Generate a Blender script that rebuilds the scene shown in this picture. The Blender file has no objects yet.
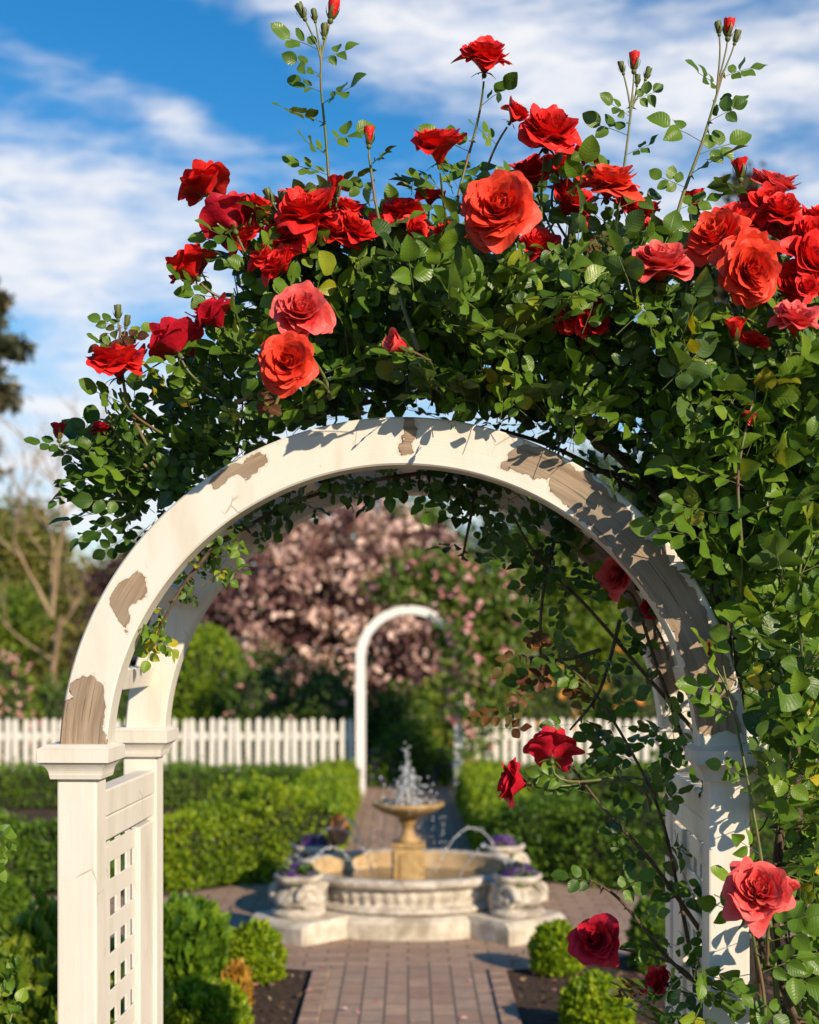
import bpy, bmesh, math, random
import numpy as np
from mathutils import Vector, Matrix, noise

SEED = 11
random.seed(SEED)
rng = np.random.default_rng(SEED)
sc = bpy.context.scene
col = sc.collection
R = math.radians
F, CX, HY, H = 1500.0, 408.0, 640.0, 1.6      # focal length in pixels, vanishing point, eye height


def at(px, py, Y):
    return Vector(((px - CX) * Y / F, Y, H + (HY - py) * Y / F))


# ------------------------------------------------------------------ mesh helpers
class Geo:
    def __init__(self):
        self.v, self.f, self.uv, self.t, self.b, self.m = [], [], [], [], [], []
        self.n = 0

    def add(self, v, f, uv=None, t=0.0, mat=0, bare=None):
        v = np.asarray(v, dtype=np.float64).reshape(-1, 3)
        f = np.asarray(f, dtype=np.int64)
        self.v.append(v)
        self.f.append(f + self.n)
        self.m.append(np.full(len(f), mat, dtype=np.int32))
        self.uv.append(np.zeros((len(v), 2)) if uv is None else np.asarray(uv, dtype=np.float64).reshape(-1, 2))
        self.t.append(np.broadcast_to(np.asarray(t, dtype=np.float64), (len(v),)).copy())
        self.b.append(np.zeros(len(v)) if bare is None else np.asarray(bare, dtype=np.float64))
        self.n += len(v)

    def add_bm(self, bm, mat=0, t=0.0):
        bm.verts.index_update()
        v = [tuple(x.co) for x in bm.verts]
        by = {}
        for fc in bm.faces:
            by.setdefault(len(fc.verts), []).append([x.index for x in fc.verts])
        first = True
        base = self.n
        for k, fs in by.items():
            if first:
                self.add(v, fs, mat=mat, t=t)
                first = False
            else:
                self.f.append(np.asarray(fs, dtype=np.int64) + base)
                self.m.append(np.full(len(fs), mat, dtype=np.int32))
        bm.free()

    def build(self, name, mats, parent=None, smooth=False, loc=None):
        me = bpy.data.meshes.new(name)
        v = np.concatenate(self.v) if self.v else np.zeros((0, 3))
        me.vertices.add(len(v))
        me.vertices.foreach_set('co', v.astype(np.float32).ravel())
        loops = np.concatenate([x.ravel() for x in self.f])
        sizes = np.concatenate([np.full(len(x), x.shape[1]) for x in self.f])
        starts = np.concatenate([[0], np.cumsum(sizes)[:-1]])
        me.loops.add(len(loops))
        me.loops.foreach_set('vertex_index', loops.astype(np.int32))
        me.polygons.add(len(sizes))
        me.polygons.foreach_set('loop_start', starts.astype(np.int32))
        if not isinstance(mats, (list, tuple)):
            mats = [mats]
        for m in mats:
            me.materials.append(m)
        me.polygons.foreach_set('material_index', np.concatenate(self.m).astype(np.int32))
        me.polygons.foreach_set('use_smooth', np.full(len(sizes), smooth))
        a = me.attributes.new('uvp', 'FLOAT2', 'POINT')
        a.data.foreach_set('vector', np.concatenate(self.uv).astype(np.float32).ravel())
        a = me.attributes.new('tint', 'FLOAT', 'POINT')
        a.data.foreach_set('value', np.concatenate(self.t).astype(np.float32))
        bb = np.concatenate(self.b)
        if np.any(bb):
            a = me.attributes.new('bare', 'FLOAT', 'POINT')
            a.data.foreach_set('value', bb.astype(np.float32))
        me.update(calc_edges=True)
        me.validate()
        o = bpy.data.objects.new(name, me)
        col.objects.link(o)
        if parent is not None:
            o.parent = parent
        if loc is not None:
            o.location = loc
        return o


def tag(o, label=None, cat=None, group=None, kind=None):
    if label: o['label'] = label
    if cat: o['category'] = cat
    if group: o['group'] = group
    if kind: o['kind'] = kind
    return o


def thing(name, label, cat, loc=(0, 0, 0), rz=0.0, group=None):
    o = bpy.data.objects.new(name, None)
    o.empty_display_size = 0.1
    col.objects.link(o)
    o.location = loc
    o.rotation_euler = (0, 0, rz)
    return tag(o, label, cat, group)


def nrm(a):
    a = np.asarray(a, dtype=np.float64)
    return a / np.maximum(np.linalg.norm(a, axis=-1, keepdims=True), 1e-9)


def box(g, c, s, bevel=0.004, mat=0, rot=None, seg=1):
    bm = bmesh.new()
    bmesh.ops.create_cube(bm, size=1.0)
    bmesh.ops.scale(bm, vec=s, verts=bm.verts)
    if bevel:
        bmesh.ops.bevel(bm, geom=bm.edges[:], offset=bevel, segments=seg, affect='EDGES', profile=0.6)
    if rot is not None:
        bmesh.ops.transform(bm, matrix=rot, verts=bm.verts)
    bmesh.ops.translate(bm, vec=c, verts=bm.verts)
    g.add_bm(bm, mat)


def tube(g, pts, rad, sides=6, mat=0, t=0.0, cap=True):
    pts = np.asarray([tuple(p) for p in pts], dtype=np.float64)
    n = len(pts)
    rad = np.broadcast_to(np.asarray(rad, dtype=np.float64), (n,))
    tan = nrm(np.gradient(pts, axis=0))
    ref = np.array([0, 0, 1.0]) if abs(tan[0][2]) < 0.9 else np.array([1.0, 0, 0])
    x = nrm(np.cross(tan[0], ref))
    vs = []
    for i in range(n):
        x = nrm(x - tan[i] * np.dot(x, tan[i]))
        y = np.cross(tan[i], x)
        a = np.arange(sides) * 2 * math.pi / sides
        vs.append(pts[i] + rad[i] * (np.cos(a)[:, None] * x + np.sin(a)[:, None] * y))
    v = np.concatenate(vs)
    i = np.arange(n - 1)[:, None]; k = np.arange(sides)[None, :]
    f = np.stack([i * sides + k, i * sides + (k + 1) % sides, (i + 1) * sides + (k + 1) % sides, (i + 1) * sides + k], -1).reshape(-1, 4)
    uv = np.stack([np.tile(np.arange(sides) / sides, n), np.repeat(np.linspace(0, 1, n), sides)], -1)
    g.add(v, f, uv, t, mat)
    if cap:
        for base in (0, (n - 1) * sides):
            g.add(v[base:base + sides], [list(range(sides))], None, t, mat)


def bez(p0, p1, p2, p3, n=12):
    t = np.linspace(0, 1, n)[:, None]
    p0, p1, p2, p3 = (np.array(tuple(p)) for p in (p0, p1, p2, p3))
    return (1 - t) ** 3 * p0 + 3 * (1 - t) ** 2 * t * p1 + 3 * (1 - t) * t * t * p2 + t ** 3 * p3


def smooth_path(pts, n=40):
    pts = np.array([tuple(p) for p in pts])
    m = len(pts)
    out = []
    for s in np.linspace(0, m - 1.0001, n):
        i = int(s); t = s - i
        p0, p1, p2, p3 = pts[max(i - 1, 0)], pts[i], pts[min(i + 1, m - 1)], pts[min(i + 2, m - 1)]
        out.append(0.5 * ((2 * p1) + (-p0 + p2) * t + (2 * p0 - 5 * p1 + 4 * p2 - p3) * t * t + (-p0 + 3 * p1 - 3 * p2 + p3) * t ** 3))
    return np.array(out)


def lathe(g, prof, seg=40, mat=0, c=(0, 0, 0), warp=None):
    """prof: (r, z) from outside bottom round; revolve about z."""
    a = np.arange(seg) * 2 * math.pi / seg
    v = []
    for r, z in prof:
        for k in range(seg):
            rr = r * (warp(a[k], z) if warp else 1.0)
            v.append((c[0] + rr * math.cos(a[k]), c[1] + rr * math.sin(a[k]), c[2] + z))
    n = len(prof)
    i = np.arange(n - 1)[:, None]; k = np.arange(seg)[None, :]
    f = np.stack([i * seg + k, i * seg + (k + 1) % seg, (i + 1) * seg + (k + 1) % seg, (i + 1) * seg + k], -1).reshape(-1, 4)
    g.add(v, f, None, 0.0, mat)


# leaf templates: axis +Y, normal +Z, unit length
def leaf_template(widths, stations, across=(-1, -.5, 0, .5, 1), fold=.22, droop=.16, wave=0.0):
    v, uv = [], []
    for s, w in zip(stations, widths):
        for u in across:
            ser = 1.0
            v.append((u * w * ser, s, fold * abs(u) * w - droop * s * s + wave * math.sin(7 * s + 2 * u) * abs(u) * w))
            uv.append((u, s))
    na = len(across)
    f = []
    for i in range(len(stations) - 1):
        for k in range(na - 1):
            f.append((i * na + k, i * na + k + 1, (i + 1) * na + k + 1, (i + 1) * na + k))
    return np.array(v), np.array(f), np.array(uv)


ST = (0, .1, .22, .36, .52, .68, .82, .93, 1.0)
ROSE_LEAF = [leaf_template((.02, .22, .34, .40, .405, .345, .245, .125, .005), ST, fold=.25, droop=.18, wave=.12),
             leaf_template((.02, .19, .31, .375, .38, .315, .215, .10, .005), ST, fold=.05, droop=.05, wave=.2),
             leaf_template((.02, .22, .34, .40, .40, .335, .225, .10, .005), ST, fold=.42, droop=.3, wave=.1)]
SMALL_LEAF = leaf_template((.03, .3, .03), (0, .5, 1.0), across=(-1, 0, 1), fold=.25, droop=.15)
NEEDLE = leaf_template((.05, .06, .01), (0, .5, 1.0), across=(-1, 1), fold=.0, droop=.1)


def cloud(g, tm, pos, ax, nor, scale, tint, mat=0):
    tv, tf, tuv = tm
    pos = np.asarray(pos, float); N = len(pos)
    if N == 0: return
    y = nrm(ax)
    z = np.asarray(nor, float)
    z = z - y * np.sum(z * y, -1, keepdims=True)
    z = nrm(z + 1e-6)
    x = np.cross(y, z)
    s = np.broadcast_to(np.asarray(scale, float), (N,))[:, None, None]
    v = pos[:, None, :] + s * (tv[None, :, 0:1] * x[:, None, :] + tv[None, :, 1:2] * y[:, None, :] + tv[None, :, 2:3] * z[:, None, :])
    m = len(tv)
    f = (np.arange(N)[:, None, None] * m + tf[None]).reshape(-1, tf.shape[1])
    g.add(v.reshape(-1, 3), f, np.tile(tuv, (N, 1)), np.repeat(np.broadcast_to(tint, (N,)), m), mat)


def compound(g, P, D, Nn, S, T, mat=0, stalk_mat=1):
    """Rose leaves: a stalk with a terminal leaflet and two side pairs."""
    P = np.asarray(P, float); N = len(P)
    if N == 0: return
    D = nrm(D); Nn = np.asarray(Nn, float)
    Nn = nrm(Nn - D * np.sum(Nn * D, -1, keepdims=True) + 1e-6)
    X = np.cross(D, Nn)
    S = np.broadcast_to(np.asarray(S, float), (N,)); T = np.broadcast_to(np.asarray(T, float), (N,))
    which = rng.integers(0, 3, N)
    lay = [(1.75, 0, 1.0, 1.12), (1.2, 1, .5, .98), (1.2, -1, .5, .98), (.62, 1, .35, .8), (.62, -1, .35, .8)]
    for (along, side, fwd, sc_) in lay:
        keep = np.ones(N, bool)
        if along < .7: keep = rng.random(N) < .62
        jit = rng.normal(0, .13, (N, 3))
        ax = D * fwd + X * side * (0.9 if side else 0) + jit
        no = Nn + rng.normal(0, .3, (N, 3))
        p = P + D * (along * S)[:, None] + X * (side * .07 * S)[:, None] - Nn * (along * along * .09 * S)[:, None]
        ss = S * sc_ * rng.uniform(.85, 1.1, N)
        tt = np.clip(T + rng.normal(0, .07, N), 0, 1)
        for w in range(3):
            k = keep & (which == w)
            cloud(g, ROSE_LEAF[w], p[k], ax[k], no[k], ss[k], tt[k], mat)
    # stalks: slim three sided prisms
    a = np.arange(3) * 2 * math.pi / 3
    ring = np.stack([np.cos(a), np.sin(a)], -1) * .022
    for (l0, l1) in ((0, 0.9), (.9, 1.8)):
        b0 = P + D * (l0 * S)[:, None] - Nn * (l0 * l0 * .09 * S)[:, None]
        b1 = P + D * (l1 * S)[:, None] - Nn * (l1 * l1 * .09 * S)[:, None]
        off = (X[:, None, :] * ring[None, :, 0:1] + Nn[:, None, :] * ring[None, :, 1:2]) * S[:, None, None]
        v = np.concatenate([b0[:, None, :] + off, b1[:, None, :] + off], 1)
        tf = np.array([(0, 1, 4, 3), (1, 2, 5, 4), (2, 0, 3, 5)])
        f = (np.arange(N)[:, None, None] * 6 + tf[None]).reshape(-1, 4)
        g.add(v.reshape(-1, 3), f, None, np.repeat(T, 6), stalk_mat)


def in_poly(px, py, poly):
    px, py = np.asarray(px), np.asarray(py)
    ins = np.zeros(px.shape, bool)
    n = len(poly)
    for i in range(n):
        x0, y0 = poly[i]; x1, y1 = poly[(i + 1) % n]
        c = ((y0 > py) != (y1 > py)) & (px < (x1 - x0) * (py - y0) / (y1 - y0 + 1e-12) + x0)
        ins ^= c
    return ins


def sdf_poly(px, py, poly):
    d = np.full(np.shape(px), 1e9)
    n = len(poly)
    for i in range(n):
        x0, y0 = poly[i]; x1, y1 = poly[(i + 1) % n]
        dx, dy = x1 - x0, y1 - y0
        t = np.clip(((px - x0) * dx + (py - y0) * dy) / (dx * dx + dy * dy + 1e-12), 0, 1)
        d = np.minimum(d, np.hypot(px - x0 - t * dx, py - y0 - t * dy))
    return np.where(in_poly(px, py, poly), d, -d)


# ------------------------------------------------------------------ node helpers
class NT:
    def __init__(self, tree):
        self.t = tree

    def new(self, typ, **kw):
        n = self.t.nodes.new(typ)
        for k, v in kw.items():
            if k.startswith('i_'):
                n.inputs[k[2:].replace('_', ' ')].default_value = v
            else:
                setattr(n, k, v)
        return n

    def link(self, a, b):
        self.t.links.new(a, b)

    def put(self, sock, val):
        if hasattr(val, 'is_linked'): self.link(val, sock)
        elif val is not None: sock.default_value = val

    def math(self, op, a, b=None, c=None, clamp=False):
        n = self.new('ShaderNodeMath', operation=op, use_clamp=clamp)
        self.put(n.inputs[0], a)
        if b is not None: self.put(n.inputs[1], b)
        if c is not None: self.put(n.inputs[2], c)
        return n.outputs[0]

    def mix(self, fac, a, b, blend='MIX'):
        n = self.new('ShaderNodeMix', data_type='RGBA', blend_type=blend)
        self.put(n.inputs[0], fac)
        for k, v in ((6, a), (7, b)):
            self.put(n.inputs[k], v if hasattr(v, 'is_linked') else (*v, 1.0) if len(v) == 3 else v)
        return n.outputs[2]

    def smooth(self, x, lo, hi):
        n = self.new('ShaderNodeMapRange', interpolation_type='SMOOTHSTEP')
        self.put(n.inputs[0], x); n.inputs[1].default_value = lo; n.inputs[2].default_value = hi
        return n.outputs[0]

    def noise(self, vec, scale, detail=4, rough=.55, dist=0.0, col=False):
        n = self.new('ShaderNodeTexNoise')
        if vec is not None: self.link(vec, n.inputs['Vector'])
        n.inputs['Scale'].default_value = scale; n.inputs['Detail'].default_value = detail
        n.inputs['Roughness'].default_value = rough; n.inputs['Distortion'].default_value = dist
        return n.outputs['Color' if col else 'Fac']

    def mapping(self, vec, scale=(1, 1, 1), rot=(0, 0, 0), loc=(0, 0, 0)):
        n = self.new('ShaderNodeMapping')
        self.link(vec, n.inputs[0])
        n.inputs['Scale'].default_value = scale; n.inputs['Rotation'].default_value = rot; n.inputs['Location'].default_value = loc
        return n.outputs[0]

    def ramp(self, fac, stops):
        n = self.new('ShaderNodeValToRGB')
        self.link(fac, n.inputs[0])
        e = n.color_ramp.elements
        while len(e) < len(stops): e.new(.5)
        for k, (p, c) in enumerate(stops):
            e[k].position = p; e[k].color = (*c, 1)
        return n.outputs[0]

    def bump(self, h, strength=.3, dist=.01, normal=None):
        n = self.new('ShaderNodeBump')
        n.inputs['Strength'].default_value = strength; n.inputs['Distance'].default_value = dist
        self.link(h, n.inputs['Height'])
        if normal is not None: self.link(normal, n.inputs['Normal'])
        return n.outputs[0]

    def attr(self, name, out='Fac'):
        return self.new('ShaderNodeAttribute', attribute_name=name).outputs[out]


def material(name):
    m = bpy.data.materials.new(name)
    m.use_nodes = True
    n = NT(m.node_tree)
    m.node_tree.nodes.clear()
    out = n.new('ShaderNodeOutputMaterial')
    p = n.new('ShaderNodeBsdfPrincipled')
    n.link(p.outputs[0], out.inputs[0])
    return m, n, p, out


def m_leaf(name, stops, trans=.3, rough=.4, veins=False, spec=.5):
    m, n, p, out = material(name)
    c = n.ramp(n.attr('tint'), stops)
    if veins:
        uv = n.attr('uvp', 'Vector')
        sep = n.new('ShaderNodeSeparateXYZ'); n.link(uv, sep.inputs[0])
        au = n.math('ABSOLUTE', sep.outputs[0])
        ph = n.math('FRACT', n.math('MULTIPLY', n.math('SUBTRACT', sep.outputs[1], n.math('MULTIPLY', au, .22)), 8.0))
        tri = n.math('ABSOLUTE', n.math('SUBTRACT', ph, .5))
        vein = n.smooth(tri, .10, .0)
        mid = n.smooth(au, .10, .02)
        v = n.math('MAXIMUM', n.math('MULTIPLY', vein, .7), mid)
        pillow = n.math('MULTIPLY', tri, 1.0)
        tcn = n.new('ShaderNodeTexCoord').outputs['Object']
        mott = n.noise(tcn, 60, 3)
        c = n.mix(n.math('MULTIPLY', v, .22), c, (.19, .26, .06))
        c = n.mix(n.math('MULTIPLY', n.smooth(mott, .45, .8), .35), c, n.mix(1.0, c, (.55, .7, .5), 'MULTIPLY'))
        geo = n.new('ShaderNodeNewGeometry')
        c = n.mix(n.math('MULTIPLY', geo.outputs['Backfacing'], .4), c, (.10, .16, .07))
        n.link(n.bump(n.math('SUBTRACT', pillow, v), .24, .002), p.inputs['Normal'])
        n.put(p.inputs['Roughness'], n.math('MULTIPLY_ADD', mott, .25, rough - .1))
    else:
        p.inputs['Roughness'].default_value = rough
    n.link(c, p.inputs['Base Color'])
    p.inputs['Specular IOR Level'].default_value = spec
    if trans:
        tr = n.new('ShaderNodeBsdfTranslucent')
        n.link(n.mix(1.0, c, (1.5, 1.5, .6), 'MULTIPLY'), tr.inputs[0])
        mx = n.new('ShaderNodeMixShader'); mx.inputs[0].default_value = trans
        n.link(p.outputs[0], mx.inputs[1]); n.link(tr.outputs[0], mx.inputs[2])
        n.link(mx.outputs[0], out.inputs[0])
    return m


def m_petal(name, base, tip, deep, trans=.22):
    m, n, p, out = material(name)
    uv = n.attr('uvp', 'Vector')
    sep = n.new('ShaderNodeSeparateXYZ'); n.link(uv, sep.inputs[0])
    tc = n.new('ShaderNodeTexCoord').outputs['Object']
    ns = n.noise(tc, 2.2, 3)
    streak = n.noise(n.mapping(uv, (9, 1.2, 1)), 2.0, 3)
    k = n.math('ADD', n.smooth(sep.outputs[1], .55, 1.0), n.math('MULTIPLY_ADD', ns, 1.6, -.8), clamp=True)
    c = n.mix(k, base, tip)
    c = n.mix(n.smooth(sep.outputs[1], .35, .0), c, deep)
    c = n.mix(n.math('MULTIPLY', streak, .22), c, n.mix(1.0, c, (.8, .6, .65), 'MULTIPLY'))
    c = n.mix(n.math('MULTIPLY', n.attr('tint'), .35), c, deep)
    n.link(c, p.inputs['Base Color'])
    p.inputs['Roughness'].default_value = .5
    p.inputs['Specular IOR Level'].default_value = .28
    n.link(n.bump(ns, .15, .05), p.inputs['Normal'])
    tr = n.new('ShaderNodeBsdfTranslucent'); n.link(c, tr.inputs[0])
    mx = n.new('ShaderNodeMixShader'); mx.inputs[0].default_value = trans
    n.link(p.outputs[0], mx.inputs[1]); n.link(tr.outputs[0], mx.inputs[2])
    n.link(mx.outputs[0], out.inputs[0])
    return m


def m_paint(name, wear=.5, grain_axis=2, flow=False):
    """Old white paint over grey brown timber; 'bare' is a distance to traced bare patches (edge at 1)."""
    m, n, p, out = material(name)
    tc = n.new('ShaderNodeTexCoord').outputs['Object']
    gs = [55, 55, 55]; gs[grain_axis] = 2.2
    grain = n.noise(n.mapping(n.attr('uvp', 'Vector'), (2.6, 75, 1)) if flow else n.mapping(tc, gs), 1.0, 5, .65)
    fine = n.noise(tc, 95, 4)
    big = n.noise(tc, 3.1, 5)
    edge = n.noise(tc, 21, 3, .5)
    stain = n.noise(n.mapping(tc, (4, 4, 1.1)), 2.3, 5, .6)
    edge2 = n.noise(tc, 150, 4, .7)
    wob = n.math('ADD', n.math('MULTIPLY_ADD', edge, 3.0, -1.5), n.math('MULTIPLY_ADD', edge2, .35, -.18))
    bare = n.math('ADD', n.attr('bare'), n.math('MULTIPLY', wob, n.smooth(n.attr('bare'), .0, .35)))
    mask = n.smooth(bare, .985, 1.015)
    # small random flakes
    fl = n.noise(n.mapping(tc, (1.0, 1.0, .8)), 16, 5, .7)
    flake = n.smooth(n.math('ADD', fl, n.math('MULTIPLY', big, .25)), .92 - .06 * wear, .925 - .06 * wear)
    mask = n.math('MAXIMUM', mask, flake)
    white = n.mix(n.smooth(stain, .45, .8), (.71, .675, .605), (.60, .55, .455))
    white = n.mix(n.math('MULTIPLY', n.smooth(grain, .60, .78), .38), white, (.45, .40, .32))
    speck = n.smooth(n.noise(n.mapping(tc, (1, 1, .35)), 130, 2), .70, .76)
    white = n.mix(n.math('MULTIPLY', n.math('MULTIPLY', speck, n.smooth(big, .45, .62)), .55), white, (.33, .27, .2))
    vor = n.new('ShaderNodeTexVoronoi', feature='DISTANCE_TO_EDGE'); n.link(n.mapping(tc, (1.0, 1.0, .45)), vor.inputs['Vector']); vor.inputs['Scale'].default_value = 13; vor.inputs['Randomness'].default_value = 1
    crack = n.math('MULTIPLY', n.smooth(vor.outputs['Distance'], .018, .004), n.smooth(n.noise(tc, 7, 3), .56, .66))
    white = n.mix(n.math('MULTIPLY', crack, .6), white, (.30, .24, .17))
    drip = n.smooth(n.noise(n.mapping(tc, (26, 26, 1.6)), 1.0, 4), .56, .80)
    white = n.mix(n.math('MULTIPLY', drip, .35), white, (.50, .47, .36))
    # the thin lifted rim of the paint
    rim = n.smooth(n.math('ABSOLUTE', n.math('SUBTRACT', bare, .90)), .13, .0)
    wood = n.mix(n.smooth(grain, .28, .72), (.20, .135, .085), (.44, .335, .235))
    wood = n.mix(n.smooth(big, .4, .65), wood, (.29, .235, .18))
    wood = n.mix(n.math('MULTIPLY', n.smooth(fine, .62, .8), .4), wood, (.10, .065, .04))
    wsplit = n.smooth(n.noise(n.mapping(n.attr('uvp', 'Vector'), (5, 150, 1)) if flow else n.mapping(tc, (90, 90, 4)), 1.0, 3), .60, .68)
    wood = n.mix(n.math('MULTIPLY', wsplit, .7), wood, (.07, .05, .035))
    inner = n.smooth(bare, 1.16, 1.0)  # painted shadow line on the wood just inside the paint edge
    wood = n.mix(n.math('MULTIPLY', inner, .35), wood, (.13, .085, .055))
    c = n.mix(mask, n.mix(n.math('MULTIPLY', rim, .5), white, (.50, .42, .32)), wood)
    n.link(c, p.inputs['Base Color'])
    n.put(p.inputs['Roughness'], n.math('MULTIPLY_ADD', mask, .35, .45))
    p.inputs['Specular IOR Level'].default_value = .35
    hgt = n.math('ADD', n.math('MULTIPLY', n.math('SUBTRACT', 1.0, mask), 1.0), n.math('MULTIPLY_ADD', grain, .35, n.math('MULTIPLY', fine, .08)))
    n.link(n.bump(hgt, .7, .0032), p.inputs['Normal'])
    return m


def m_simple(name, c0, c1, scale=8, rough=.7, bump=.3, bdist=.01, detail=6, spec=.3, c2=None, stretch=(1, 1, 1)):
    m, n, p, out = material(name)
    tc = n.new('ShaderNodeTexCoord').outputs['Object']
    tc = n.mapping(tc, stretch)
    a = n.noise(tc, scale, detail, .6)
    c = n.mix(n.smooth(a, .3, .7), c0, c1)
    if c2: c = n.mix(n.smooth(n.noise(tc, scale * .3, 4), .48, .7), c, c2)
    n.link(c, p.inputs['Base Color'])
    p.inputs['Roughness'].default_value = rough
    p.inputs['Specular IOR Level'].default_value = spec
    if bump: n.link(n.bump(a, bump, bdist), p.inputs['Normal'])
    return m


def m_brick(name, rot=0.0, radial=False):
    m, n, p, out = material(name)
    tc = n.new('ShaderNodeTexCoord').outputs['Object']
    v = n.mapping(tc, (1, 1, 1), (0, 0, rot))
    b = n.new('ShaderNodeTexBrick')
    n.link(v, b.inputs['Vector'])
    b.inputs['Color1'].default_value = (.0, .0, .0, 1); b.inputs['Color2'].default_value = (1, 1, 1, 1)
    b.inputs['Mortar'].default_value = (.5, .5, .5, 1)
    b.inputs['Scale'].default_value = 1.0
    b.inputs['Mortar Size'].default_value = .006
    b.inputs['Brick Width'].default_value = .205; b.inputs['Row Height'].default_value = .102
    sepc = n.new('ShaderNodeSeparateColor'); n.link(b.outputs['Color'], sepc.inputs[0])
    ns = n.noise(tc, 14, 6, .6)
    big = n.noise(tc, 1.3, 4)
    c = n.ramp(sepc.outputs[0], [(0, (.27, .17, .115)), (.35, (.33, .22, .155)), (.65, (.38, .26, .18)), (1, (.30, .215, .16))])
    c = n.mix(n.smooth(ns, .35, .75), c, n.mix(1.0, c, (1.3, 1.25, 1.2), 'MULTIPLY'))
    c = n.mix(n.math('MULTIPLY', n.smooth(big, .4, .7), .5), c, (.27, .185, .135))
    c = n.mix(b.outputs['Fac'], c, (.15, .11, .08))
    n.link(c, p.inputs['Base Color'])
    p.inputs['Roughness'].default_value = .75
    n.link(n.bump(n.math('SUBTRACT', n.math('MULTIPLY', ns, .3), b.outputs['Fac']), .7, .006), p.inputs['Normal'])
    return m


def m_water(name, foam=.35, rough=.08):
    m, n, p, out = material(name)
    p.inputs['Base Color'].default_value = (.92, .96, 1, 1)
    p.inputs['Roughness'].default_value = rough
    p.inputs['IOR'].default_value = 1.33
    p.inputs['Transmission Weight'].default_value = 1 - foam
    return m


def m_pool(name):
    m, n, p, out = material(name)
    tc = n.new('ShaderNodeTexCoord').outputs['Object']
    w = n.noise(tc, 22, 3)
    p.inputs['Base Color'].default_value = (.10, .085, .05, 1)
    p.inputs['Roughness'].default_value = .06
    n.link(n.bump(w, .5, .01), p.inputs['Normal'])
    return m


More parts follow.
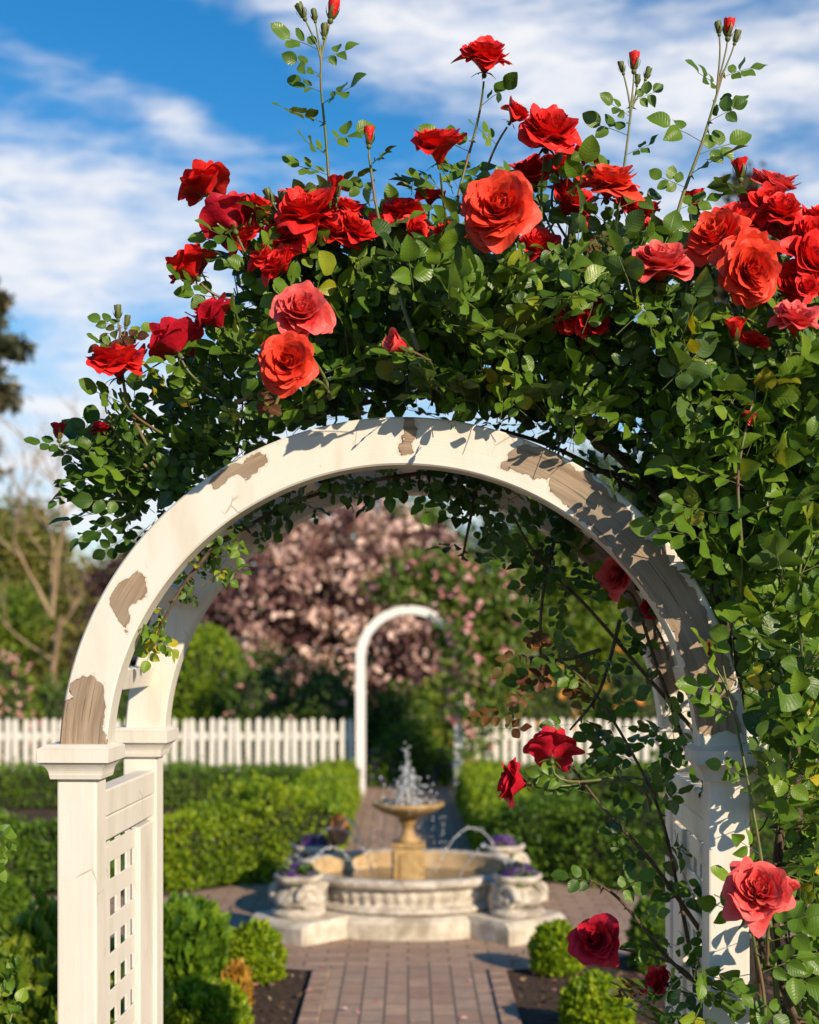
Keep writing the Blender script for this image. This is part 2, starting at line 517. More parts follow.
M = dict(
    paint=m_paint('white_peeling_paint', .5),
    paint_old=m_paint('white_cracked_paint', .9),
    paint_arc=m_paint('white_peeling_paint_on_bent_boards', .5, flow=True),
    fence=m_paint('white_fence_paint', .3),
    steel=m_simple('white_enamel', (.72, .71, .69), (.8, .79, .77), 12, .35, .1, .002, spec=.5),
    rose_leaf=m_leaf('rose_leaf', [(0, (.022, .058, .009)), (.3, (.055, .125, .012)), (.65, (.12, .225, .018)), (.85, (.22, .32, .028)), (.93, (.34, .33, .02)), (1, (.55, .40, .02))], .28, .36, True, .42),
    rusty_leaf=m_leaf('young_bronze_leaf', [(0, (.10, .03, .012)), (.5, (.16, .07, .02)), (1, (.10, .13, .03))], .35, .45, True, .35),
    stalk=m_leaf('leaf_stalk', [(0, (.07, .10, .025)), (1, (.16, .17, .04))], 0, .5),
    green_stem=m_simple('green_rose_stem', (.07, .12, .025), (.16, .17, .05), 30, .45, .15, .002, spec=.45, c2=(.17, .09, .05)),
    cane=m_simple('woody_rose_cane', (.045, .03, .02), (.13, .09, .055), 40, .8, .6, .003, c2=(.09, .075, .035)),
    red=m_petal('scarlet_petal', (.74, .012, .014), (.82, .035, .03), (.60, .015, .006)),
    coral=m_petal('coral_petal', (.82, .028, .016), (.86, .085, .045), (.80, .05, .01)),
    pink=m_petal('pink_coral_petal', (.78, .03, .04), (.86, .16, .15), (.78, .04, .025)),
    crimson=m_petal('shadowed_red_petal', (.52, .007, .025), (.66, .02, .05), (.34, .003, .012)),  # deeper red copy for blooms in shade, the shade put into the colour
    calyx=m_simple('rose_calyx', (.06, .11, .025), (.13, .16, .04), 30, .5, .1, .002, c2=(.14, .06, .03)),
    stone=m_simple('weathered_pale_stone', (.46, .40, .31), (.64, .58, .48), 16, .8, .5, .012, 8, c2=(.33, .28, .21)),
    carved=m_simple('carved_pale_stone', (.42, .37, .30), (.62, .56, .47), 22, .8, .7, .02, 8, c2=(.28, .24, .19)),
    gold=m_simple('ochre_stained_stone', (.32, .19, .065), (.50, .34, .15), 14, .55, .4, .01, 8, spec=.45, c2=(.20, .10, .03)),
    lining=m_simple('tan_stained_stone', (.42, .28, .13), (.58, .42, .24), 12, .75, .4, .01, 8, c2=(.34, .22, .10)),
    terracotta=m_simple('terracotta_shell', (.33, .14, .05), (.45, .22, .09), 14, .6, .3, .01),
    brick=m_brick('brick_paving', R(90)),
    brick_ring=m_brick('brick_paving_plaza', R(0)),
    soil=m_simple('dark_garden_soil', (.032, .019, .012), (.10, .06, .037), 24, .95, 1.0, .03, 8, c2=(.06, .036, .022)),
    ground=m_simple('mulched_ground', (.04, .026, .016), (.09, .06, .035), 6, .95, .8, .05, 8),
    lawn=m_simple('lawn_grass', (.03, .07, .012), (.07, .13, .02), 9, .9, .8, .04, 8),
    box_light=m_leaf('sunny_box_leaf', [(0, (.06, .14, .008)), (.5, (.20, .30, .010)), (1, (.36, .43, .018))], .3, .45, False, .3),  # lit copy of the box leaf, sunlight put into the colour
    box_dark=m_leaf('dark_box_leaf', [(0, (.028, .08, .008)), (.5, (.09, .18, .012)), (1, (.18, .28, .018))], .25, .45, False, .3),  # darker copy of the same leaf, shade put into the colour
    twig=m_simple('hedge_twigs', (.018, .025, .008), (.035, .045, .014), 14, .95, .6, .03),
    bark=m_simple('grey_brown_bark', (.07, .052, .038), (.17, .13, .095), 14, .9, .8, .02, stretch=(1, 1, .3)),
    pale_bark=m_simple('pale_tan_bark', (.22, .15, .09), (.40, .29, .18), 9, .9, .5, .02, stretch=(1, 1, .3)),
    beech=m_leaf('pink_and_purple_leaf', [(0, (.05, .018, .022)), (.4, (.13, .055, .058)), (.68, (.36, .21, .19)), (1, (.78, .57, .50))], .2, .5, False, .3),
    purple=m_leaf('dark_purple_leaf', [(0, (.03, .012, .016)), (.6, (.07, .025, .035)), (1, (.15, .07, .075))], .2, .5),
    tree=m_leaf('mid_green_tree_leaf', [(0, (.03, .075, .010)), (.5, (.085, .155, .016)), (1, (.18, .25, .03))], .3, .5),
    tree_lime=m_leaf('yellow_green_tree_leaf', [(0, (.06, .12, .010)), (.5, (.17, .25, .016)), (1, (.30, .36, .03))], .35, .5),
    olive=m_leaf('olive_conifer_leaf', [(0, (.06, .075, .012)), (.5, (.15, .16, .024)), (1, (.28, .24, .05))], .2, .6),
    blue_fir=m_leaf('blue_green_needle', [(0, (.05, .085, .07)), (.5, (.10, .15, .13)), (1, (.17, .22, .2))], .1, .6),
    pine=m_leaf('dark_pine_needle', [(0, (.025, .035, .014)), (.5, (.06, .065, .026)), (1, (.13, .10, .045))], .1, .6),
    gold_fir=m_leaf('golden_conifer_leaf', [(0, (.25, .12, .015)), (.5, (.45, .24, .03)), (1, (.55, .36, .06))], .3, .5),
    dot_pink=m_leaf('small_pink_petal', [(0, (.55, .16, .20)), (.5, (.7, .33, .33)), (1, (.8, .55, .5))], .25, .5),
    dot_orange=m_leaf('small_orange_petal', [(0, (.75, .16, .02)), (.6, (.8, .33, .05)), (1, (.8, .6, .12))], .25, .5),
    dot_purple=m_leaf('violet_petal', [(0, (.03, .007, .07)), (.6, (.07, .018, .16)), (1, (.16, .06, .26))], .2, .5),
    water=m_water('falling_water', .45),
    pool=m_pool('basin_water'),
)

# ------------------------------------------------------------------ world, sun, camera
w = bpy.data.worlds.new('World'); sc.world = w; w.use_nodes = True
n = NT(w.node_tree); w.node_tree.nodes.clear()
SUN_EL, SUN_AZ = 25.0, 39.0           # sun behind the camera, to its right
sky = n.new('ShaderNodeTexSky', sky_type='NISHITA', sun_disc=False)
sky.sun_elevation = R(SUN_EL); sky.sun_rotation = R(180 - SUN_AZ)
sky.air_density = 1.1; sky.dust_density = .15; sky.ozone_density = 4.0
d = n.new('ShaderNodeTexCoord').outputs['Generated']
sep = n.new('ShaderNodeSeparateXYZ'); n.link(d, sep.inputs[0])
az = n.math('ARCTAN2', sep.outputs[0], sep.outputs[1])
el = n.math('ARCSINE', sep.outputs[2])


def gauss(u0, v0, su, sv, rot=0.0):
    """A soft bank of cloud centred on azimuth u0, elevation v0."""
    du = n.math('SUBTRACT', az, u0); dv = n.math('SUBTRACT', el, v0)
    c, s = math.cos(rot), math.sin(rot)
    a = n.math('DIVIDE', n.math('ADD', n.math('MULTIPLY', du, c), n.math('MULTIPLY', dv, s)), su)
    b = n.math('DIVIDE', n.math('SUBTRACT', n.math('MULTIPLY', dv, c), n.math('MULTIPLY', du, s)), sv)
    q = n.math('ADD', n.math('MULTIPLY', a, a), n.math('MULTIPLY', b, b))
    return n.math('EXPONENT', n.math('MULTIPLY', q, -1.0))


comb = n.new('ShaderNodeCombineXYZ'); n.link(az, comb.inputs[0]); n.link(el, comb.inputs[1])
cv = comb.outputs[0]
f1 = n.noise(n.mapping(cv, (5.5, 19, 1), (0, 0, R(-16)), (.3, .1, 0)), 1.0, 7, .55, .5)
f2 = n.noise(n.mapping(cv, (20, 66, 1), (0, 0, R(-18)), (2.3, .7, 0)), 1.0, 6, .6, .3)
tot = None
banks = [(-.245, .255, .20, .062, 0, 1.0), (-.20, .345, .17, .012, R(-19), .34), (.02, .385, .17, .045, R(-14), .85),
         (.19, .245, .14, .055, 0, .85), (.24, .36, .14, .05, 0, .7), (-.13, .42, .06, .018, R(-10), .5), (-.152, .333, .02, .012, 0, .5), (-.16, .15, .2, .05, 0, .5),
         (0.0, .085, 4.0, .065, 0, .75), (.6, .3, .2, .1, 0, .8), (-.7, .3, .25, .1, .2, .8), (1.6, .4, .5, .15, 0, .7), (-1.8, .5, .6, .2, 0, .7)]
for (u, v, su, sv, ro, k) in banks:
    g_ = n.math('MULTIPLY', gauss(u, v, su, sv, ro), k)
    tot = g_ if tot is None else n.math('ADD', tot, g_)
tot = n.math('ADD', tot, n.math('MULTIPLY_ADD', f1, 1.1, -.63))
tot = n.math('ADD', tot, n.math('MULTIPLY_ADD', f2, .95, -.48))
mask = n.math('MULTIPLY', n.smooth(tot, .05, .95), .93)
hs = n.new('ShaderNodeHueSaturation'); hs.inputs['Saturation'].default_value = 1.35; hs.inputs['Value'].default_value = 1.0
n.link(sky.outputs[0], hs.inputs['Color'])
SKY_STRENGTH = .108
cloudc = n.mix(n.smooth(f2, .3, .7), (5.6, 6.0, 6.8), (7.2, 7.1, 7.2))
final = n.mix(mask, hs.outputs[0], cloudc)
bg = n.new('ShaderNodeBackground'); bg.inputs[1].default_value = SKY_STRENGTH
n.link(final, bg.inputs[0])
wo = n.new('ShaderNodeOutputWorld'); n.link(bg.outputs[0], wo.inputs[0])

sl = bpy.data.lights.new('sun', 'SUN'); sl.energy = 5.0; sl.angle = R(.5); sl.color = (1, .83, .62)
so = bpy.data.objects.new('sun', sl); col.objects.link(so)
sd = Vector((math.sin(R(SUN_AZ)) * math.cos(R(SUN_EL)), -math.cos(R(SUN_AZ)) * math.cos(R(SUN_EL)), math.sin(R(SUN_EL))))
so.rotation_euler = sd.to_track_quat('Z', 'Y').to_euler(); so.location = sd * 20

cam = bpy.data.cameras.new('camera'); co = bpy.data.objects.new('camera', cam); col.objects.link(co)
co.location = (0, 0, H); co.rotation_euler = (R(90), 0, 0)
cam.sensor_fit = 'HORIZONTAL'; cam.sensor_width = 24; cam.lens = F / 819 * 24
cam.shift_x = (409.5 - CX) / 819; cam.shift_y = (HY - 512) / 819
cam.clip_end = 600; cam.clip_start = .05
cam.dof.use_dof = True; cam.dof.focus_distance = 3.28; cam.dof.aperture_fstop = 2.6
sc.camera = co
sc.view_settings.view_transform = 'Standard'; sc.view_settings.look = 'None'
sc.view_settings.exposure = 0.33; sc.view_settings.gamma = 1.0
sc.cycles.use_denoising = True
sc.cycles.max_bounces = 8; sc.cycles.transparent_max_bounces = 8
sc.cycles.caustics_reflective = False; sc.cycles.caustics_refractive = False

# ------------------------------------------------------------------ ground
def sheet(name, pts, z, mat, kind='structure'):
    g = Geo(); g.add([(x, y, z) for x, y in pts], [list(range(len(pts)))])
    o = g.build(name, mat); tag(o, kind=kind); return o

FC = Vector((0.0, 8.68, 0))           # fountain centre
sheet('ground', [(-250, -30), (250, -30), (250, 400), (-250, 400)], -.012, M['ground'])
sheet('lawn', [(-60, 16.6), (60, 16.6), (60, 120), (-60, 120)], -.008, M['lawn'])
def ellipse(cx, cy, rx, ry, k=72):
    return [(cx + rx * math.cos(i * 2 * math.pi / k), cy + ry * math.sin(i * 2 * math.pi / k)) for i in range(k)]
sheet('soil_bed', [(-4, 3.9), (4, 3.9), (4, 7.6), (-4, 7.6)], -.004, M['soil'])
sheet('cross_path', [(-8, 8.05), (8, 8.05), (8, 9.35), (-8, 9.35)], .0, M['brick_ring'])
sheet('plaza', ellipse(FC.x, FC.y, 1.62, 1.50), .004, M['brick_ring'])
sheet('path', [(-.372, -2), (.382, -2), (.382, 7.35), (-.372, 7.35)], .008, M['brick'])
sheet('path', [(-.485, 9.9), (.485, 9.9), (.485, 17.5), (-.485, 17.5)], .008, M['brick'])
g = Geo()
for x in (-.417, .427):
    for k in range(66):
        y = -2 + k * .14 + .07
        if y < 7.2: box(g, (x, y, .006), (.085, .132, .026), .004)
        
o = g.build('path_edging', m_simple('edging_brick', (.24, .155, .11), (.37, .25, .18), 12, .8, .4, .006)); tag(o, kind='structure')

# ------------------------------------------------------------------ the white garden arch
AX, AY, AYAW = -.017, 3.30, R(-2.3)
HIN, PW, DEP = .674, .089, .64        # half opening, post width, front face to front face
ZC, RO, RI = 1.332, .760, .654
arch = thing('garden_arch', 'white timber garden arch with peeling paint and latticed sides, roses growing over it', 'arch', (AX, AY, 0), AYAW)


def loc_px(px, py):
    """photo pixel of the arch's front face -> the arch's own x, z"""
    return ((px - CX) * 3.3 / F - AX, H + (HY - py) * 3.3 / F)


patches = [
    [(50, 760), (60, 712), (68, 690), (80, 676), (88, 672), (94, 678), (103, 682), (103, 760)],
    [(109, 604), (113, 585), (122, 575), (133, 570), (145, 577), (144, 592), (136, 602), (132, 606), (123, 634), (115, 622), (112, 610)],
    [(206, 484), (212, 476), (224, 468), (240, 462), (258, 451), (266, 453), (264, 465), (252, 473), (246, 482), (238, 476), (228, 478), (215, 482)],
    [(401, 414), (418, 414), (417, 440), (413, 452), (403, 455)],
    [(501, 464), (514, 450), (535, 446), (560, 455), (588, 476), (622, 508), (660, 550), (692, 590), (716, 634), (732, 682), (740, 732), (688, 734), (688, 700), (679, 658), (662, 617), (640, 588), (622, 566), (596, 534), (570, 510), (548, 494), (549, 480), (535, 481), (521, 473)],
]
patch_loc = [[loc_px(*q) for q in pl] for pl in patches]
rear_patch = [[(-.62, 1.50), (-.60, 1.56), (-.56, 1.60), (-.53, 1.57), (-.545, 1.52), (-.57, 1.49)],
              [(.35, 1.84), (.5, 1.78), (.60, 1.62), (.66, 1.45), (.70, 1.47), (.64, 1.66), (.53, 1.83), (.40, 1.92)]]


def arc_board(y0, y1, ro, ri, polys, na=300, nr=20, cham=.004):
    """A bent board: an arc with a rectangular section, front face finely divided for the bare patches."""
    a0 = math.asin(.032 / ro)
    ang = np.linspace(a0, math.pi - a0, na)
    sec = []
    for r in np.linspace(ro - cham, ri + cham, nr): sec.append((r, y0))
    for y in (y0 + cham, (y0 + y1) / 2, y1 - cham): sec.append((ri, y))
    for r in np.linspace(ri + cham, ro - cham, 4): sec.append((r, y1))
    for y in (y1 - cham, y0 + cham): sec.append((ro, y))
    sec = np.array(sec); k = len(sec)
    v = np.stack([(-np.cos(ang)[:, None] * sec[None, :, 0]), np.broadcast_to(sec[None, :, 1], (na, k)), ZC + np.sin(ang)[:, None] * sec[None, :, 0]], -1)
    i = np.arange(na - 1)[:, None]; j = np.arange(k)[None, :]
    f = np.stack([i * k + j, (i + 1) * k + j, (i + 1) * k + (j + 1) % k, i * k + (j + 1) % k], -1).reshape(-1, 4)
    vv = v.reshape(-1, 3)
    bare = np.zeros(len(vv))
    front = vv[:, 1] <= y0 + cham + 1e-6
    best = np.full(len(vv), -1e9)
    for pl in polys:
        best = np.maximum(best, sdf_poly(vv[:, 0], vv[:, 2], pl))
    bare = np.where(front, np.clip(best / .020, -1, 1) + 1, 0.0)
    uvs = np.stack([np.broadcast_to(ang[:, None] * ro, (na, k)), np.broadcast_to(sec[None, :, 0] + sec[None, :, 1], (na, k))], -1).reshape(-1, 2)
    g = Geo(); g.add(vv, f, uvs, 0, 0, bare)
    for e in (0, na - 1):
        g.add(v[e], [list(range(k))])
    return g


arc_board(.004, .082, RO, RI, patch_loc).build('arch_rib', M['paint_arc'], arch)
arc_board(DEP + .004, DEP + .082, RO, RI, rear_patch, 200, 12).build('arch_rib', M['paint_arc'], arch)


def post(x, y):
    g = Geo()
    bm = bmesh.new(); bmesh.ops.create_cube(bm, size=1); bmesh.ops.scale(bm, vec=(PW, PW, 1.30), verts=bm.verts)
    bmesh.ops.bevel(bm, geom=bm.edges[:], offset=.005, segments=2, affect='EDGES', profile=.6)
    bmesh.ops.translate(bm, vec=(x, y, .648), verts=bm.verts)
    g.add_bm(bm)
    p = g.build('post', M['paint'], arch)
    # cap: fillet, moulded neck, square slab with a sloped top
    g = Geo()
    def frustum(z0, z1, h0, h1):
        v = [(x + sx * h, y + sy * h, z) for z, h in ((z0, h0), (z1, h1)) for sx, sy in ((-1, -1), (1, -1), (1, 1), (-1, 1))]
        g.add(v, [(0, 1, 5, 4), (1, 2, 6, 5), (2, 3, 7, 6), (3, 0, 4, 7), (4, 5, 6, 7), (3, 2, 1, 0)])
    hw = PW / 2
    frustum(1.292, 1.300, hw + .012, hw + .014)
    for k in range(5):
        t0, t1 = k / 5, (k + 1) / 5
        frustum(1.3002 + .026 * t0, 1.3002 + .026 * t1, hw + .014 + .013 * t0 ** 2.0, hw + .014 + .013 * t1 ** 2.0)
    frustum(1.3264, 1.3300, hw + .028, hw + .030)
    frustum(1.3302, 1.3600, hw + .034, hw + .035)
    frustum(1.3602, 1.3690, hw + .035, hw + .018)
    g.build('post_cap', M['paint_old'], p)
    g = Geo()
    box(g, (x, y, .06), (PW + .03, PW + .03, .12), .006)
    g.build('post_base', M['paint_old'], p)

PX = HIN + PW / 2
for sx in (-1, 1):
    for y in (PW / 2, DEP + PW / 2):
        post(sx * PX, y)

# side frames with their lattice
for sx in (-1, 1):
    xi = sx * (HIN + .020)
    y0, y1 = PW + .001, DEP - .001
    ym, ln = (y0 + y1) / 2, y1 - y0
    g = Geo(); box(g, (sx * (HIN + .030), ym, 1.225), (.050, ln, .062), .004); g.build('top_rail', M['paint_old'], arch)
    fr = Geo()
    box(fr, (xi, ym, 1.165), (.026, ln - .002, .055), .003)
    box(fr, (xi, y1 - .082, .66), (.024, .162, .93), .003)
    box(fr, (xi, y0 + .03, .66), (.024, .058, .93), .003)
    box(fr, (xi, ym, .16), (.026, ln - .002, .065), .003)
    fr.build('side_frame', M['paint'], arch)
    la = Geo()
    ya, yb = y0 + .061, y1 - .165
    for k in range(11):
        z = 1.100 - k * .088
        box(la, (xi + sx * .002, (ya + yb) / 2, z), (.005, yb - ya, .046), .001)
    for k in range(3):
        y = ya + (k + .5) * (yb - ya) / 3
        box(la, (xi + sx * .0072, y, .66), (.005, .046, .93), .001)
    la.build('lattice', M['paint'], arch)

# slats that tie the two ribs together round the curve
for deg in (14, 32, 50, 68, 90, 112, 130, 148, 166):
    a = R(deg)
    r = (RO + RI) / 2 + .012
    g = Geo()
    rot = Matrix.Rotation(a - math.pi / 2, 4, 'Y')
    box(g, (-math.cos(a) * r, .082 + (DEP + .004 - .082) / 2, ZC + math.sin(a) * r), (.055, DEP - .079, .022), .003, rot=rot)
    g.build('cross_slat', M['paint'], arch)

# ------------------------------------------------------------------ roses
def petal_geo(g, az0, phi, L, W, r0, z0, curl, ruff, seed, tint, nu=8, nv=8, mat=0):
    rr = random.Random(seed)
    ph = rr.uniform(0, 6.28); tw = rr.uniform(-.12, .12); notch = rr.uniform(.0, .10); lop = rr.uniform(-.06, .06)
    v, uv = [], []
    fine = 40
    rs, zs, als = [r0], [z0], []
    a0 = min(phi, max(R(10), phi * .45))
    for j in range(fine + 1):
        t = j / fine
        s = t * t * (3 - 2 * t)
        al = a0 + (phi - a0) * (.3 * t + .7 * s) + curl * max(0, t - .5) / .5
        als.append(al)
        rs.append(rs[-1] + math.sin(al) * L / fine); zs.append(zs[-1] + math.cos(al) * L / fine)
    for j in range(nv + 1):
        for i in range(nu + 1):
            u = -1 + 2 * i / nu
            t = (j / nv) * (1 - .30 * abs(u) ** 2.8 - notch * math.exp(-(u / .22) ** 2) + lop * u)
            t = min(1, max(0, t))
            q = t * fine; i0 = min(int(q), fine - 1); fq = q - i0
            r = rs[i0] * (1 - fq) + rs[i0 + 1] * fq; z = zs[i0] * (1 - fq) + zs[i0 + 1] * fq; al = als[i0]
            wid = W * (.30 + .70 * (j / nv) ** .65)
            rho = max(r, .42 * W + .02)
            th = max(-1.55, min(1.55, u * wid / rho))
            R_ = r - (rho - r) * (1 - math.cos(th)) * .6
            lift = ruff * (math.sin(2.7 * u + ph) * t * t + .5 * math.sin(5.6 * u + 2 * ph) * t ** 3)
            back = .10 * max(curl, 0) * u * u * t * L
            rad = R_ + lift * math.cos(al) + back * .4
            zz = z - back + lift * math.sin(al) + .16 * L * u * u * t * math.sin(phi)
            a = az0 + th + tw * t
            v.append((rad * math.cos(a), rad * math.sin(a), zz)); uv.append((u, j / nv))
    k = nu + 1
    f = [(j * k + i, j * k + i + 1, (j + 1) * k + i + 1, (j + 1) * k + i) for j in range(nv) for i in range(nu)]
    g.add(v, f, uv, tint, mat)


def rose_geo(seed, phimax=92, npet=34, tight=1.0, ruff=.05):
    rr = random.Random(seed)
    g = Geo()
    for k in range(npet):
        t = k / (npet - 1)
        phi = R(3 + (phimax - 3) * t ** 1.05) + R(rr.uniform(-14, 12)) * min(1, t * 3)
        L = (.50 + .30 * t ** .9) * rr.uniform(.88, 1.07)
        W = (.15 + .36 * t ** .7) * rr.uniform(.85, 1.2)
        curl = R(rr.uniform(-70, -25)) * (1 - t / .70) if t < .70 else R(rr.uniform(15, 75)) * (t - .55) * 2
        petal_geo(g, k * R(137.5) + rr.uniform(-.5, .5), max(phi, .03), L, W, .015 + .06 * t, .14 * (1 - t) + .02,
                  curl, ruff * (.5 + t) * rr.uniform(.6, 1.4), seed * 100 + k, rr.random(), 12, 10)
    v = np.concatenate(g.v)
    rad = np.percentile(np.hypot(v[:, 0], v[:, 1]), 99.7)
    g.v = [x / rad for x in g.v]
    return g


def calyx_geo(reflex=70, bud=False):
    g = Geo()
    lathe(g, [(.03, -.34), (.09, -.31), (.15, -.22), (.15, -.12), (.10, -.05), (.16, .02)], 10)
    for k in range(5):
        a = k * 2 * math.pi / 5
        pts = []
        for j in range(6):
            t = j / 5
            al = R(15 + (reflex if not bud else 18) * t)
            if bud: rr_, zz = .15 + .20 * math.sin(t * 2.2), -.05 + .62 * t
            else: rr_, zz = .12 + .62 * t, -.05 + .05 * t - .30 * t * t
            pts.append((rr_, zz, .11 * (1 - t) ** .7 + .008))
        v = []
        for (r_, z_, wd) in pts:
            for u in (-1, 0, 1):
                v.append((r_ * math.cos(a) - u * wd * math.sin(a), r_ * math.sin(a) + u * wd * math.cos(a), z_ + .03 * abs(u)))
        f = [(j * 3 + i, j * 3 + i + 1, (j + 1) * 3 + i + 1, (j + 1) * 3 + i) for j in range(5) for i in range(2)]
        g.add(v, f)
    return g


def bud_geo(seed, open_=12):
    rr = random.Random(seed); g = Geo()
    for k in range(9):
        t = k / 8
        petal_geo(g, k * R(137.5), R(4 + open_ * t), .85 + .12 * t, .34 + .12 * t, .05 + .12 * t, .02, R(-16 if open_ < 14 else 10) * t, .01, seed + k, rr.random())
    return g


MESH = {}
def mesh_of(key, geo, mat, smooth=True):
    o = geo.build(key, mat, smooth=smooth); me = o.data; bpy.data.objects.remove(o); return me

VARIANTS = {}
for nm, (sd_, ph, npet, rf, mat, nvar) in {
    'full_coral': (3, 90, 64, .08, 'coral', 2), 'full_coral_b': (4, 96, 58, .09, 'coral', 2),
    'open_red': (5, 96, 46, .09, 'red', 4), 'open_red_b': (6, 90, 48, .095, 'red', 4), 'cup_red': (7, 74, 38, .08, 'red', 3),
    'pink_a': (8, 92, 54, .085, 'pink', 3), 'pink_b': (9, 82, 46, .085, 'pink', 2),
    'shadowed_red_a': (10, 96, 44, .09, 'crimson', 2), 'shadowed_red_b': (12, 80, 38, .085, 'crimson', 2)}.items():
    VARIANTS[nm] = [mesh_of('rose_bloom', rose_geo(sd_ + 31 * q, ph + 5 * (q % 3) - 5, npet - 4 * (q % 2), 1, rf * (1 + .15 * (q % 3))), M[mat]) for q in range(nvar)]
USED = {}
MESH['bud_red'] = mesh_of('rosebud', bud_geo(21), M['red'])
MESH['bud_open'] = mesh_of('rosebud', bud_geo(22, 26), M['red'])
MESH['bud_green'] = mesh_of('rosebud', bud_geo(23, 6), M['calyx'])
MESH['bud_pink'] = mesh_of('rosebud', bud_geo(24, 30), M['pink'])
MESH['bud_shadowed'] = mesh_of('rosebud', bud_geo(25, 30), M['crimson'])
MESH['calyx'] = mesh_of('calyx', calyx_geo(), M['calyx'])
MESH['sepals'] = mesh_of('sepals', calyx_geo(bud=True), M['calyx'])

rose = thing('climbing_rose', 'large climbing rose with red and coral blooms spilling over the white arch', 'rose', (.95, 3.55, 0))
ROOT = Vector(rose.location)


def inst(me, name, parent, loc, axis, scale, roll=None):
    o = bpy.data.objects.new(name, me); col.objects.link(o)
    o.parent = parent
    q = Vector(axis).normalized().to_track_quat('Z', 'Y')
    q = q @ Matrix.Rotation(random.uniform(0, 6.28) if roll is None else roll, 3, 'Z').to_quaternion()
    o.rotation_mode = 'QUATERNION'; o.rotation_quaternion = q
    o.location = loc; o.scale = (scale,) * 3
    return o


leafP, leafD, leafN, leafS, leafT = [], [], [], [], []
def leaf(p, d, nn, s, t):
    leafP.append(tuple(p)); leafD.append(tuple(d)); leafN.append(tuple(nn)); leafS.append(s); leafT.append(t)


def stem_part(pts, r0, r1, name='flower_stem', mat='green_stem', leaves=0, lsize=.038, ltint=.5, start=.25, thorns=6):
    pts = np.asarray(pts)
    g = Geo()
    tube(g, pts, np.linspace(r0, r1, len(pts)), 6)
    for k in range(thorns):
        i = random.randint(1, len(pts) - 2)
        dd = nrm(np.cross(pts[i + 1] - pts[i - 1], rng.normal(0, 1, 3)))
        tube(g, [pts[i], pts[i] + dd * r0 * 2.6 - np.array([0, 0, r0])], [r0 * .8, r0 * .08], 4)
    o = g.build(name, M[mat], rose, True)
    o.matrix_parent_inverse = Matrix.Translation(-ROOT)
    for k in range(leaves):
        s = start + (1 - start) * (k + .5) / leaves
        i = min(len(pts) - 2, int(s * (len(pts) - 1)))
        tan = nrm(pts[i + 1] - pts[i])
        a = k * 2.4 + random.uniform(-.4, .4)
        side = nrm(np.array([math.copysign(.55 + .45 * abs(math.cos(a)), math.cos(a)), .4 * math.sin(a) - .2, .22]))
        dd = nrm(side + tan * .25)
        nn = nrm(np.array([random.uniform(-.2, .4), -.85, .6]) + rng.normal(0, .3, 3))
        leaf(pts[i], dd, nn, lsize * random.uniform(.85, 1.25), min(.9, max(.1, random.gauss(ltint, .12))))
    return o


BODY = [(205, 480), (330, 400), (460, 390), (600, 380), (760, 420), (770, 600), (775, 800), (790, 960)]
def anchor_for(px, py, Y):
    b = min(BODY, key=lambda q: (q[0] - px) ** 2 + (q[1] - py) ** 2)
    k = 110 / max(110, math.hypot(b[0] - px, b[1] - py))
    return at(px + (b[0] - px) * k, py + (b[1] - py) * k, Y + .18)


def bloom(px, py, d, kind, axis, Y=3.2, anc=None, stem=True, leaves=2):
    s = d / 2 * Y / F * 1.04
    p = at(px, py, Y)
    ax = Vector(axis).normalized()
    p = p - ax * s * .35
    isbud = kind.startswith('bud')
    if not isbud:
        USED[kind] = USED.get(kind, -1) + 1
    o = inst(MESH[kind] if isbud else VARIANTS[kind][USED[kind] % len(VARIANTS[kind])], 'rosebud' if isbud else 'rose_bloom', rose, p - ROOT, ax, s * (1.5 if isbud else 1.06))
    inst(MESH['sepals' if isbud else 'calyx'], 'sepals' if isbud else 'calyx', o, (0, 0, .02), (0, 0, 1), 1.0 if isbud else .62)
    if stem:
        a = at(*anc) if anc else anchor_for(px, py, Y)
        q0 = p - ax * s * .3
        L = (a - q0).length
        pts = bez(q0, q0 - ax * min(.12, L * .4), a + Vector((0, 0, L * .35)), a, 14)[::-1]
        stem_part(pts, .0042, .0026, leaves=leaves, start=.15)
    return o


